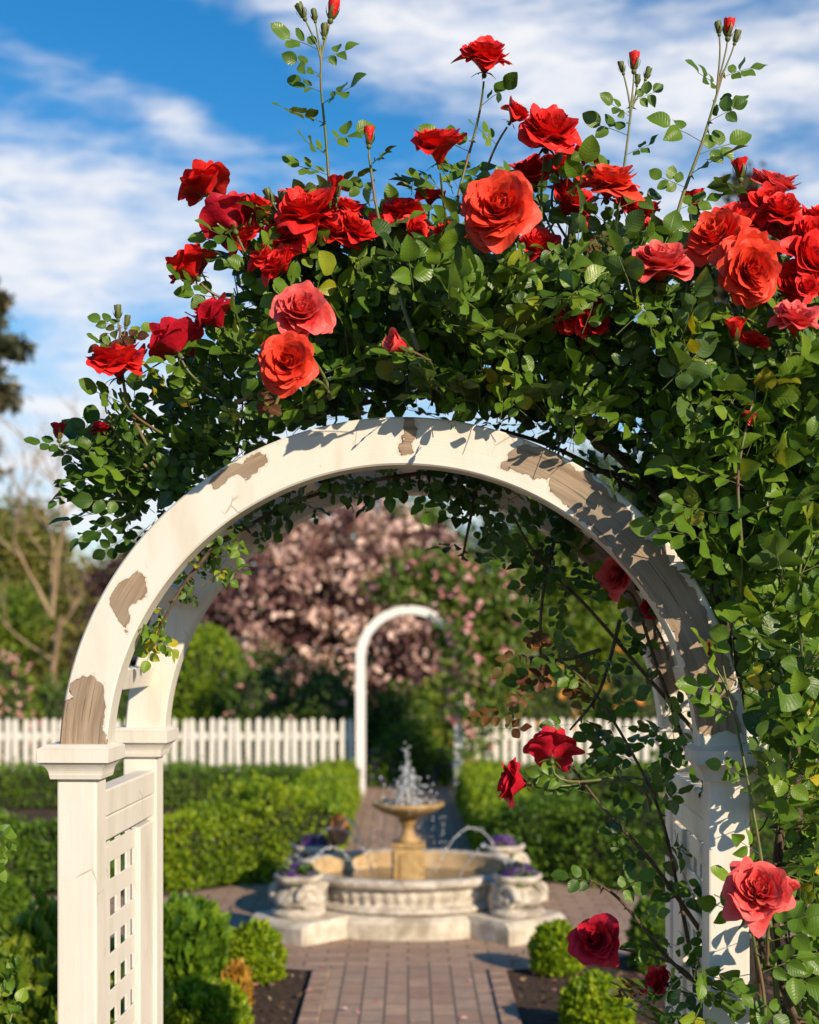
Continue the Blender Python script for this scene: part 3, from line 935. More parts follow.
FR = (0, -1, .25)          # facing the viewer, a little up
UP = (0.1, -.35, 1)
BL = [
    # top of the bush
    (485, 63, 52, 'open_red_b', (.05, -.62, 1), 3.3), (439, 154, 54, 'cup_red', (-.1, -.5, 1), 3.25), (500, 213, 74, 'full_coral', (-.15, -1, .35), 3.1),
    (514, 117, 34, 'cup_red', (.6, -.3, .8), 3.35), (548, 137, 62, 'open_red_b', (.1, -.75, .8), 3.3), (532, 178, 52, 'open_red', (-.3, -.3, .8), 3.45),
    (566, 207, 54, 'cup_red', (.5, -.3, .6), 3.45), (608, 188, 58, 'full_coral_b', (.05, -.55, 1), 3.25), (660, 270, 62, 'pink_a', (.05, -.65, 1), 3.1),
    (582, 317, 52, 'open_red_b', (-.1, -.8, .8), 3.2), (646, 217, 30, 'cup_red', (0, -.5, 1), 3.4), (718, 240, 60, 'full_coral', (-.5, -.8, .5), 3.15),
    (745, 262, 66, 'full_coral_b', (.35, -1, .1), 3.1), (735, 228, 56, 'open_red_b', (.0, -.6, .9), 3.25), (772, 192, 48, 'pink_b', (.3, -.3, .9), 3.3),
    (768, 207, 44, 'cup_red', (-.1, -.7, .5), 3.25), (788, 238, 54, 'open_red', (.4, -.7, .6), 3.3), (803, 262, 54, 'open_red_b', (.5, -.6, .3), 3.2),
    (740, 172, 26, 'bud_open', (-.1, -.1, 1), 3.3), (795, 326, 48, 'pink_b', (.1, -.6, 1), 3.05), (735, 334, 30, 'bud_open', (-.1, -.4, .9), 3.1),
    (537, 250, 40, 'cup_red', (.1, -.7, .6), 3.35), (405, 216, 52, 'open_red', (.1, -.4, 1), 3.35), (412, 233, 30, 'cup_red', (.6, -.6, .2), 3.3),
    (816, 285, 50, 'open_red', (.4, -.6, .5), 3.3), (520, 270, 26, 'cup_red', (0, -.6, .6), 3.45),
    # left shoulder
    (206, 187, 52, 'open_red', (-.35, .15, 1), 3.4), (232, 223, 58, 'shadowed_red_b', (-.25, .35, .6), 3.35), (256, 208, 28, 'cup_red', (.5, -.2, .9), 3.35),
    (192, 270, 50, 'open_red_b', (-.55, .1, .8), 3.35), (217, 320, 48, 'shadowed_red_b', (-.5, -.2, .8), 3.3), (176, 346, 54, 'shadowed_red_a', (-.35, .3, .8), 3.3),
    (118, 367, 62, 'open_red', (-.05, -.3, 1), 3.3), (103, 432, 26, 'shadowed_red_b', (-.3, -.1, .9), 3.4), (301, 314, 62, 'pink_a', (.15, -1, .5), 3.08),
    (288, 364, 56, 'full_coral', (.0, -1, .12), 3.05), (310, 218, 66, 'open_red_b', (-.1, -.6, .9), 3.3), (290, 236, 52, 'open_red', (-.4, -.6, .6), 3.32),
    (336, 233, 48, 'open_red', (.2, -.6, .7), 3.3), (352, 236, 42, 'cup_red', (.5, -.5, .6), 3.3), (283, 267, 42, 'cup_red', (-.5, -.6, .6), 3.28),
    (336, 191, 28, 'bud_open', (.0, -.1, 1), 3.3), (402, 347, 32, 'bud_pink', (-.8, -.5, .25), 3.05), (300, 205, 42, 'cup_red', (-.2, -.3, 1), 3.5),
    # inside the arch and beside the right post
    (620, 575, 40, 'pink_b', (-.6, -.6, .1), 3.5), (652, 604, 30, 'shadowed_red_b', (.3, -.6, -.2), 3.55), (551, 753, 52, 'shadowed_red_a', (.0, .55, .55), 3.42),
    (519, 783, 46, 'shadowed_red_b', (-.75, .1, .1), 3.42), (758, 893, 66, 'pink_a', (.0, -.9, .55), 2.98), (597, 941, 50, 'shadowed_red_a', (-.3, -.8, .3), 3.38),
    (662, 983, 34, 'shadowed_red_b', (-.8, -.2, .4), 3.5), (785, 892, 26, 'bud_pink', (.4, -.3, .8), 3.0), (806, 290, 24, 'cup_red', (0, -.8, .4), 3.15),
    (470, 250, 34, 'open_red', (-.4, -.5, .6), 3.35), (585, 160, 30, 'cup_red', (.4, -.3, .9), 3.45), (625, 205, 34, 'open_red', (.3, -.5, .7), 3.4), (696, 205, 30, 'bud_open', (-.2, -.3, 1), 3.35),
    (780, 215, 46, 'open_red_b', (.1, -.7, .7), 3.22), (757, 205, 40, 'open_red', (-.3, -.5, .8), 3.3), (808, 240, 46, 'open_red_b', (.2, -.9, .4), 3.25), (790, 285, 44, 'open_red', (.2, -.9, .2), 3.2),
    (325, 212, 44, 'open_red_b', (.1, -.5, .8), 3.42), (318, 250, 40, 'open_red', (-.1, -.8, .4), 3.4), (276, 222, 36, 'cup_red', (-.4, -.2, .8), 3.45), (245, 240, 40, 'open_red_b', (-.4, -.4, .6), 3.38),
    (590, 325, 36, 'open_red', (.3, -.8, .5), 3.18), (572, 322, 34, 'open_red_b', (-.4, -.8, .4), 3.2), (752, 345, 26, 'cup_red', (.2, -.6, .6), 3.12), (430, 200, 30, 'cup_red', (.1, -.4, .9), 3.45),
    (748, 272, 62, 'full_coral', (.3, -1, -.1), 3.08),
    (266, 258, 36, 'open_red', (-.3, -.6, .7), 3.3), (348, 214, 34, 'cup_red', (.3, -.3, .9), 3.38), (381, 226, 30, 'open_red_b', (-.1, -.5, .9), 3.34), (448, 236, 28, 'cup_red', (0, -.5, .8), 3.3), (560, 168, 40, 'open_red', (.3, -.4, .8), 3.4), (655, 232, 30, 'open_red_b', (.1, -.6, .8), 3.28), (818, 225, 44, 'open_red', (.3, -.5, .8), 3.3),
    (745, 413, 20, 'bud_pink', (.5, -.4, -.4), 3.1), (806, 687, 26, 'cup_red', (.2, -.8, .2), 3.2),
]
ANC = {(620, 575): (655, 640, 3.6), (652, 604): (668, 660, 3.6), (551, 753): (655, 800, 3.6), (519, 783): (650, 812, 3.6),
       (597, 941): (700, 1000, 3.55), (662, 983): (705, 1015, 3.6), (758, 893): (765, 1015, 3.1), (785, 892): (768, 965, 3.1),
       (118, 367): (185, 465, 3.45), (103, 432): (165, 480, 3.5), (176, 346): (240, 430, 3.4), (402, 347): (430, 400, 3.25),
       (206, 187): (262, 300, 3.4), (232, 223): (262, 310, 3.42), (192, 270): (250, 320, 3.4), (485, 63): (455, 230, 3.35),
       (514, 117): (480, 240, 3.4), (548, 137): (545, 300, 3.4)}
for i, (px, py, dd, kd, axx, Y) in enumerate(BL):
    bloom(px, py, dd, kd, axx, Y, ANC.get((px, py)), leaves=3 if py < 180 or px < 240 else 2)


def shoot(pts, buds, leaves=9, lsize=.036, tint=.45, r=(.0046, .0022), mat='green_stem', start=.2):
    """An upright shoot: pts in (px, py, depth); buds = (px, py, Y, size px, kind)."""
    path = smooth_path([at(*q) for q in pts], 36)
    stem_part(path, r[0], r[1], 'shoot', mat, leaves, lsize, tint, start)
    tip = path[-1]; k = len(path) - 6
    for (px, py, sz, kd) in buds:
        Y = pts[-1][2]
        p = at(px, py, Y)
        s = sz / 2 * Y / F
        ax = Vector((px - pts[-1][0], 0, 40)).normalized()
        o = inst(MESH[kd], 'rosebud', rose, p - ROOT, ax, s * 2.1)
        inst(MESH['sepals'], 'sepals', o, (0, 0, .02), (0, 0, 1), 1.0)
        b = bez(Vector(path[k]), Vector(path[k]) + Vector((0, 0, .03)), p - ax * .05, p - ax * s * .4, 7)
        stem_part(b, .0026, .0018, 'flower_stem', thorns=0)


shoot([(335, 290, 3.35), (330, 200, 3.33), (326, 140, 3.32), (321, 85, 3.3), (322, 45, 3.3)],
      [(304, 17, 15, 'bud_green'), (331, 18, 19, 'bud_red'), (315, 20, 11, 'bud_green'), (324, 36, 13, 'bud_green')], 10, .037, .42, start=.25)
shoot([(418, 350, 3.1), (398, 290, 3.15), (378, 215, 3.2), (369, 155, 3.2)], [(369, 144, 17, 'bud_red')], 3, .03, .55, (.0052, .0026), start=.55)
shoot([(600, 330, 3.3), (612, 250, 3.3), (625, 160, 3.3), (633, 95, 3.3)], [(634, 69, 17, 'bud_red'), (623, 72, 11, 'bud_green'), (646, 78, 11, 'bud_green'), (637, 84, 10, 'bud_green')], 9, .034, .42, start=.2)
shoot([(660, 330, 3.25), (676, 220, 3.27), (703, 140, 3.27), (724, 70, 3.27)], [(728, 36, 18, 'bud_red'), (719, 33, 12, 'bud_green'), (735, 42, 12, 'bud_green')], 9, .038, .45, (.0055, .0026), start=.35)
shoot([(160, 470, 3.4), (130, 410, 3.36), (121, 360, 3.3), (120, 325, 3.3)], [(118, 318, 13, 'bud_green'), (126, 326, 11, 'bud_green')], 5, .030, .5, start=.45)
shoot([(150, 490, 3.45), (100, 465, 3.42), (74, 452, 3.4), (62, 444, 3.4)], [(59, 438, 16, 'bud_shadowed')], 6, .030, .35, start=.3)
shoot([(150, 470, 3.4), (120, 440, 3.38), (108, 410, 3.38)], [(105, 402, 15, 'bud_green')], 4, .028, .4)
shoot([(260, 300, 3.4), (285, 235, 3.4), (290, 215, 3.38)], [(272, 202, 15, 'bud_green'), (283, 203, 12, 'bud_green')], 4, .03, .5)
shoot([(270, 420, 3.3), (300, 330, 3.3), (296, 250, 3.32), (288, 215, 3.32)], [(286, 204, 12, 'bud_green')], 5, .038, .6)
shoot([(782, 1040, 3.15), (770, 920, 3.14), (754, 815, 3.15), (736, 725, 3.18), (722, 676, 3.2)], [(712, 655, 15, 'bud_shadowed'), (722, 650, 11, 'bud_green')], 9, .036, .6, start=.2)
shoot([(738, 640, 3.3), (742, 560, 3.15), (738, 480, 3.12), (748, 420, 3.12), (764, 366, 3.15)], [(764, 352, 12, 'bud_green')], 4, .04, .6)
shoot([(785, 800, 3.35), (803, 690, 3.18), (798, 590, 3.14), (812, 500, 3.15), (806, 440, 3.18)], [(804, 428, 12, 'bud_green')], 8, .045, .55, (.0042, .0018))
shoot([(360, 420, 3.35), (345, 330, 3.32), (352, 262, 3.32)], [(353, 250, 12, 'bud_green')], 5, .042, .5)
shoot([(560, 420, 3.3), (575, 330, 3.3), (565, 250, 3.3)], [(570, 240, 13, 'bud_green')], 5, .036, .5)
shoot([(680, 380, 3.2), (690, 330, 3.2), (688, 290, 3.2)], [(689, 280, 14, 'bud_green')], 4, .036, .6)

# the arching, mostly bare shoots inside the arch
def inner(pts, leaves, lsize=.034, tint=.15, r=(.0058, .0026), rust=False):
    path = smooth_path([at(*q) for q in pts], 40)
    stem_part(path, r[0], r[1], 'cane', 'cane', 0 if rust else leaves, lsize, tint, .1, 10)
    return path

inner([(720, 760, 3.72), (650, 680, 3.66), (590, 610, 3.6), (540, 560, 3.55), (515, 520, 3.5)], 7)
inner([(690, 760, 3.6), (655, 660, 3.55), (635, 600, 3.5), (622, 590, 3.5)], 5)
inner([(705, 1030, 3.6), (680, 900, 3.56), (655, 800, 3.5), (600, 700, 3.48), (560, 660, 3.45)], 8, tint=.35)
inner([(700, 930, 3.55), (650, 860, 3.46), (605, 810, 3.44), (570, 765, 3.44)], 6, tint=.22)
inner([(715, 1000, 3.5), (670, 960, 3.45), (620, 900, 3.42), (590, 880, 3.42)], 5, tint=.3)
inner([(480, 470, 3.6), (470, 520, 3.62), (462, 560, 3.64)], 6, tint=.1)
inner([(560, 520, 3.6), (545, 580, 3.6), (540, 640, 3.6), (545, 690, 3.58)], 5, tint=.4)
inner([(620, 620, 3.6), (600, 690, 3.56), (570, 730, 3.52)], 5, tint=.4)
inner([(215, 545, 3.42), (180, 590, 3.4), (155, 640, 3.4)], 0)
RU = inner([(600, 650, 3.55), (560, 660, 3.5), (520, 655, 3.5)], 6, rust=True)

# main woody canes up the right side and over the top
for (pts, r0, r1) in [
    ([(830, 1100, 3.55), (800, 900, 3.5), (790, 700, 3.5), (730, 560, 3.55), (640, 470, 3.6), (520, 400, 3.6), (380, 380, 3.6), (250, 430, 3.55), (150, 480, 3.5)], .016, .005),
    ([(790, 1100, 3.45), (775, 900, 3.45), (800, 650, 3.5), (770, 480, 3.45), (700, 380, 3.4), (600, 340, 3.4)], .013, .006),
    ([(850, 1100, 3.7), (830, 800, 3.7), (770, 560, 3.7), (690, 470, 3.75), (560, 415, 3.8), (420, 395, 3.8), (300, 420, 3.75)], .014, .006),
    ([(770, 1100, 3.3), (745, 800, 3.35), (735, 660, 3.4), (690, 540, 3.45), (620, 460, 3.45), (560, 420, 3.42)], .009, .006),
    ([(830, 1100, 3.3), (770, 960, 3.15), (735, 900, 3.1)], .009, .005),
    ([(770, 560, 3.5), (640, 480, 3.6), (520, 470, 3.62), (400, 476, 3.6), (300, 500, 3.6), (215, 545, 3.5)], .009, .004),
    ([(730, 560, 3.5), (650, 500, 3.55), (560, 450, 3.6), (500, 430, 3.6)], .008, .005)]:
    stem_part(smooth_path([at(*q) for q in pts], 70), r0, r1, 'cane', 'cane', 0, thorns=26)

# leaf masses: polygons as seen from the front, filled through their real depth
def mass(poly, n, yf, depth, size, tint, face=(.25, -.65, .62), spread=.55, out=(430, 700), tsd=.16, hang=0.0, power=1.7, rad=None):
    xs = [p[0] for p in poly]; ys = [p[1] for p in poly]
    size *= .89; n = int(n * 1.17)
    got = 0
    while got < n:
        px = rng.uniform(min(xs), max(xs), 400); py = rng.uniform(min(ys), max(ys), 400)
        ok = in_poly(px, py, poly)
        for x, y in zip(px[ok], py[ok]):
            if got >= n: break
            Y = yf + depth * rng.random() ** power
            p = at(x, y, Y)
            ra = math.hypot(p.x - AX, p.z - ZC)
            if p.z > 1.3 and 3.24 < Y < 3.42 and RI - .02 < ra < RO + .02: continue
            if p.z > 1.3 and 3.86 < Y < 4.06 and RI - .02 < ra < RO + .02: continue
            if p.z < 1.4 and 3.2 < Y < 3.42 and abs(abs(p.x - AX) - PX) < .07: continue
            dv = Vector((x - out[0], 0, out[1] - y)).normalized()
            dd = np.array([dv.x, -.25, dv.z]) * (1 - hang) + np.array([0, 0, -1.0]) * hang + rng.normal(0, .75, 3)
            nn = np.array(face) + rng.normal(0, spread, 3)
            leaf(p, dd, nn, size * rng.choice([rng.uniform(.5, .8), rng.uniform(.8, 1.2)], p=[.35, .65]), float(np.clip(rng.normal(tint, tsd), 0, .9)))
            got += 1


TOPM = [(150, 425), (190, 385), (235, 330), (262, 270), (300, 232), (345, 238), (385, 222), (430, 245), (470, 262), (520, 262), (560, 262), (620, 242), (665, 262), (705, 290),
        (760, 305), (830, 325), (830, 430), (760, 560), (700, 520), (640, 455), (560, 420), (480, 412), (400, 402), (300, 420), (215, 470), (150, 520), (110, 505), (95, 460)]
mass([(400, 235), (430, 245), (470, 262), (560, 262), (620, 242), (665, 262), (705, 290), (760, 305), (830, 325), (830, 400), (740, 390), (620, 345), (400, 335)], 185, 3.14, .6, .053, .45)
mass([(400, 335), (620, 345), (640, 455), (560, 420), (480, 412), (400, 402)], 160, 3.28, .5, .053, .42)
mass([(620, 345), (740, 390), (830, 400), (830, 430), (770, 560), (705, 520), (640, 455)], 145, 3.20, .6, .056, .45)
mass([q for q in TOPM if q[0] < 440] + [(430, 405)], 270, 3.36, .5, .049, .42)
mass([(400, 280), (560, 280), (700, 310), (700, 350), (400, 330)], 55, 3.08, .2, .056, .60)
mass([(400, 330), (600, 340), (640, 430), (560, 400), (480, 405), (400, 400)], 75, 3.25, .1, .056, .58)
mass([(640, 340), (820, 350), (820, 500), (720, 520), (660, 440)], 80, 3.12, .2, .060, .60)
mass([(220, 370), (300, 300), (400, 290), (430, 400), (330, 400), (230, 440)], 62, 3.28, .12, .053, .55)
# just above and behind the front rib
mass([(170, 500), (240, 440), (330, 405), (410, 395), (500, 400), (600, 440), (680, 500), (720, 560), (690, 570), (600, 470), (500, 425), (410, 412), (320, 422), (240, 462), (190, 515)], 150, 3.43, .4, .046, .3)
# right flank down to the ground
RIGHT = [(665, 470), (700, 400), (830, 380), (830, 1060), (766, 1060), (766, 900), (770, 780), (758, 690), (730, 600), (690, 530)]
mass([q for q in RIGHT if q[1] < 790] + [(830, 790)], 300, 3.16, .55, .060, .48, out=(640, 900), power=1.3)
mass([(778, 780), (830, 780), (830, 1060), (772, 1060)], 110, 3.28, .5, .062, .48, out=(640, 900), power=1.3)
mass([(800, 800), (830, 800), (830, 1060), (790, 1060)], 22, 3.2, .1, .064, .64, face=(.3, -.8, .5), out=(640, 900))
mass([(740, 400), (830, 400), (830, 800), (785, 800), (772, 700), (745, 590), (700, 470)], 90, 3.14, .15, .064, .64, face=(.3, -.8, .5), out=(640, 900))
# a few leaves that lap over the front of the arch and post
mass([(415, 420), (500, 430), (600, 470), (640, 500), (650, 470), (560, 400), (450, 395)], 12, 3.2, .06, .050, .62)
mass([(700, 640), (735, 720), (760, 790), (752, 1040), (790, 1040), (790, 700), (755, 640)], 13, 3.14, .08, .058, .64, out=(640, 900))
mass([(700, 960), (755, 960), (755, 1040), (690, 1040)], 10, 3.08, .12, .056, .6, out=(640, 900))
mass([(752, 735), (785, 730), (785, 800), (756, 795)], 8, 3.12, .08, .055, .6, out=(640, 900))
# thin left end
mass([(55, 470), (100, 425), (150, 400), (200, 385), (225, 430), (150, 520), (105, 525), (65, 500)], 52, 3.36, .4, .043, .36)
mass([(130, 470), (210, 440), (220, 465), (130, 545), (95, 520)], 32, 3.40, .4, .043, .3, hang=.4)
mass([(250, 330), (240, 250), (290, 190), (380, 200), (420, 180), (640, 205), (700, 260), (640, 290), (400, 270)], 36, 3.28, .4, .048, .55)
# dark leaves hanging below the arch
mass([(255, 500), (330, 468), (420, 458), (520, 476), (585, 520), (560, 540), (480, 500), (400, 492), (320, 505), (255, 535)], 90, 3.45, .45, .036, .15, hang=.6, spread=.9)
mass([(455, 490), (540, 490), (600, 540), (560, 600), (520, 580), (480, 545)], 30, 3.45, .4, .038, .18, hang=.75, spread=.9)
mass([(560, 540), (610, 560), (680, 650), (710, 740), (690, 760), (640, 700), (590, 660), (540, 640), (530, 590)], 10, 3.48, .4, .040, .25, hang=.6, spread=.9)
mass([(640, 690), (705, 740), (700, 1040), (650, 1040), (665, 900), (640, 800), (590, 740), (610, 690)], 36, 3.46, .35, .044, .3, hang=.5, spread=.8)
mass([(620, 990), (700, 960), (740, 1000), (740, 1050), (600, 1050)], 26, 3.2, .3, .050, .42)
# yellowing sprig hanging on the left inside the arch
mass([(195, 545), (240, 530), (235, 570), (205, 580)], 12, 3.4, .08, .036, .74, hang=.5)
mass([(135, 595), (180, 575), (165, 650), (140, 645)], 12, 3.4, .08, .030, .86, hang=.6)
mass([(160, 520), (250, 490), (200, 600), (150, 640), (165, 580)], 30, 3.42, .15, .026, .3, hang=.6)
mass([(150, 380), (260, 420), (240, 455), (150, 420)], 7, 3.25, .1, .03, .93, tsd=.03)

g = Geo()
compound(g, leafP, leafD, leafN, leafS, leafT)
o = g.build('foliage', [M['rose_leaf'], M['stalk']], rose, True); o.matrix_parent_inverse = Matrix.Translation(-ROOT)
# bronze young leaves
bp, bd, bn = [], [], []
for (px, py, Y) in [(585, 245, 3.25), (612, 255, 3.22), (600, 238, 3.25), (130, 325, 3.3), (112, 328, 3.3), (520, 640, 3.5), (545, 650, 3.5), (560, 680, 3.5), (530, 690, 3.5),
                    (555, 640, 3.5), (640, 985, 3.4), (575, 665, 3.52), (245, 395, 3.2), (505, 720, 3.5), (275, 205, 3.35)]:
    for k in range(2):
        bp.append(at(px + random.uniform(-12, 12), py + random.uniform(-12, 12), Y)); bd.append((random.uniform(-1, 1), -.3, random.uniform(-.9, .2))); bn.append((random.uniform(-.3, .4), -.8, .6))
g = Geo(); compound(g, bp, bd, bn, rng.uniform(.024, .034, len(bp)), rng.random(len(bp)))
o = g.build('bronze_leaves', [M['rusty_leaf'], M['stalk']], rose, True); o.matrix_parent_inverse = Matrix.Translation(-ROOT)

# fine twigs that fill the inside of the bush
g = Geo()
for k in range(230):
    while True:
        px, py = rng.uniform(120, 819), rng.uniform(240, 1020)
        if in_poly(px, py, TOPM) or in_poly(px, py, RIGHT): break
    if py < 300 and rng.random() < .8: continue
    Y = rng.uniform(3.35, 3.75); p = at(px, py, Y)
    dv = np.array([px - 430, rng.normal(0, 120), 700 - py]) ; dv = nrm(dv + rng.normal(0, 160, 3))
    L = rng.uniform(.12, .3)
    if py < 330: L *= .35
    q = np.array(p); mid = q + dv * L * .5 + rng.normal(0, .015, 3)
    tube(g, [q, mid, q + dv * L], [.0032, .0026, .0014], 4, cap=False)
o = g.build('twigs', M['cane'], rose, True); o['kind'] = 'stuff'; o.matrix_parent_inverse = Matrix.Translation(-ROOT)

# ------------------------------------------------------------------ hedges, shrubs, trees
def hedge(name, label, path, hw, h, n, mat, leaf=.032, cat='hedge', group=None, lump=.03, seed=0, taper=0.0):
    """A clipped hedge along a ground path: a twiggy core under a shell of leaves."""
    path = smooth_path([(x, y, 0) for x, y in path], 60)
    tan = nrm(np.gradient(path, axis=0)); nor = np.stack([-tan[:, 1], tan[:, 0], np.zeros(len(tan))], -1)
    K = 15
    def surf(s, a, off):
        i = s * (len(path) - 1); i0 = np.clip(i.astype(int), 0, len(path) - 2); t = (i - i0)[:, None]
        c = path[i0] * (1 - t) + path[i0 + 1] * t; nn = nor[i0]
        ca, sa = np.cos(a), np.sin(a)
        e = .38
        q = np.sign(ca) * np.abs(ca) ** e; r = np.abs(sa) ** e
        end = np.minimum(1, np.minimum(s, 1 - s) * len_ / (hw * .9)) ** .4
        lum = np.array([noise.noise(Vector((x[0] * 1.7 + seed, x[1] * 1.7, 2.0 * k))) for x, k in zip(c, sa)])
        lum2 = np.array([noise.noise(Vector((x[0] * 5 + seed, x[1] * 5, 4.0 * k + 7))) for x, k in zip(c, ca)])
        k = 1 + lump * (1.8 * lum + 1.0 * lum2) / .15 * .35
        w = (hw + off) * k * (.55 + .45 * end); hh = (h + off) * k * (.75 + .25 * end)
        P = c + nn * (q * w)[:, None]; P[:, 2] = r * hh
        Nn = nn * ca[:, None] * 1.0; Nn[:, 2] += sa
        return P, nrm(Nn)
    len_ = np.sum(np.linalg.norm(np.diff(path, axis=0), axis=1))
    g = Geo()
    ns = 50
    S, A = np.meshgrid(np.linspace(0, 1, ns), np.linspace(0, math.pi, K), indexing='ij')
    P, _ = surf(S.ravel(), A.ravel(), -.03)
    i = np.arange(ns - 1)[:, None]; j = np.arange(K - 1)[None, :]
    g.add(P, np.stack([i * K + j, (i + 1) * K + j, (i + 1) * K + j + 1, i * K + j + 1], -1).reshape(-1, 4), mat=1)
    for e in (0, ns - 1): g.add(P[e * K:(e + 1) * K], [list(range(K))], mat=1)
    s = rng.random(n)
    def section(m_):
        side = rng.random(m_) < h / (h + hw)
        u_ = rng.random(m_)
        a_ = np.where(side, np.arcsin(u_ ** (1 / .38)), np.arccos(u_ ** (1 / .38)))
        return np.where(rng.random(m_) < .5, a_, math.pi - a_)
    a = section(n)
    off = rng.normal(-.004, .018, n)
    P, Nn = surf(s, a, off)
    # the ends
    m = int(n * min(.25, hw / len_))
    e = rng.integers(0, 2, m); Pe, _ = surf(np.where(e, .999, .001), section(m), np.zeros(m))
    c = path[np.where(e, -1, 0)].copy(); k = rng.random(m)[:, None] ** .5
    Pe = c * (1 - k) + Pe * k; Pe[:, 2] = np.maximum(.02, Pe[:, 2] + rng.uniform(0, .06, m))
    tn = tan[np.where(e, -1, 0)] * np.where(e, 1, -1)[:, None]
    P = np.concatenate([P, Pe + tn * .02]); Nn = np.concatenate([Nn, tn])
    P[:, 2] = np.maximum(P[:, 2], .01)
    N = len(P)
    ax = Nn * .6 + rng.normal(0, .6, (N, 3)) + np.array([0, 0, .5])
    no = Nn + rng.normal(0, .6, (N, 3)) + np.array([0, 0, .3])
    st = rng.choice(N, N // 14, replace=False); P[st] += nrm(Nn[st] + np.array([0, 0, .8])) * np.abs(rng.normal(0, .035, len(st)))[:, None]
    patchy = np.array([noise.noise(Vector((p[0] * 3 + seed, p[1] * 3, p[2] * 3))) for p in P])
    cloud(g, SMALL_LEAF, P, ax, no, leaf * rng.uniform(.7, 1.3, N), np.clip(rng.normal(.5, .22, N) + patchy * .5, 0, 1))
    o = g.build(name, [M[mat], M['twig']])
    return tag(o, label, cat, group)


HG = 'clipped box hedges round the fountain'
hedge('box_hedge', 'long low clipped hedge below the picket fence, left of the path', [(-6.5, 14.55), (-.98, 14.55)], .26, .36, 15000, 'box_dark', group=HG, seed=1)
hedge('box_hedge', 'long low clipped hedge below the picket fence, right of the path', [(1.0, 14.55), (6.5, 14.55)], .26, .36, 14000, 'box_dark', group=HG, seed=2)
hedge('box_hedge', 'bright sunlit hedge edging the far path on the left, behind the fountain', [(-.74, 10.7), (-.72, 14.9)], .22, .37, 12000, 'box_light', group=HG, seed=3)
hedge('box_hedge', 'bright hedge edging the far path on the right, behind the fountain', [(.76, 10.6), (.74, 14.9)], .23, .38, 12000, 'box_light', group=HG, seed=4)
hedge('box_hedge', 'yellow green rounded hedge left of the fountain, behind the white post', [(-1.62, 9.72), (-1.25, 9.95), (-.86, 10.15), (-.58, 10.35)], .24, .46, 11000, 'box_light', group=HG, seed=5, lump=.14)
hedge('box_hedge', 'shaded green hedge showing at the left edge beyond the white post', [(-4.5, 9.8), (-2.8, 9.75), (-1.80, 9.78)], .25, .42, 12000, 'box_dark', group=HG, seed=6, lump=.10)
hedge('box_hedge', 'dark green curved hedge right of the fountain, behind the hanging roses', [(.70, 10.3), (1.05, 10.1), (1.6, 9.85), (2.6, 9.8), (4.5, 9.8)], .26, .45, 17000, 'box_dark', group=HG, seed=7, lump=.10)


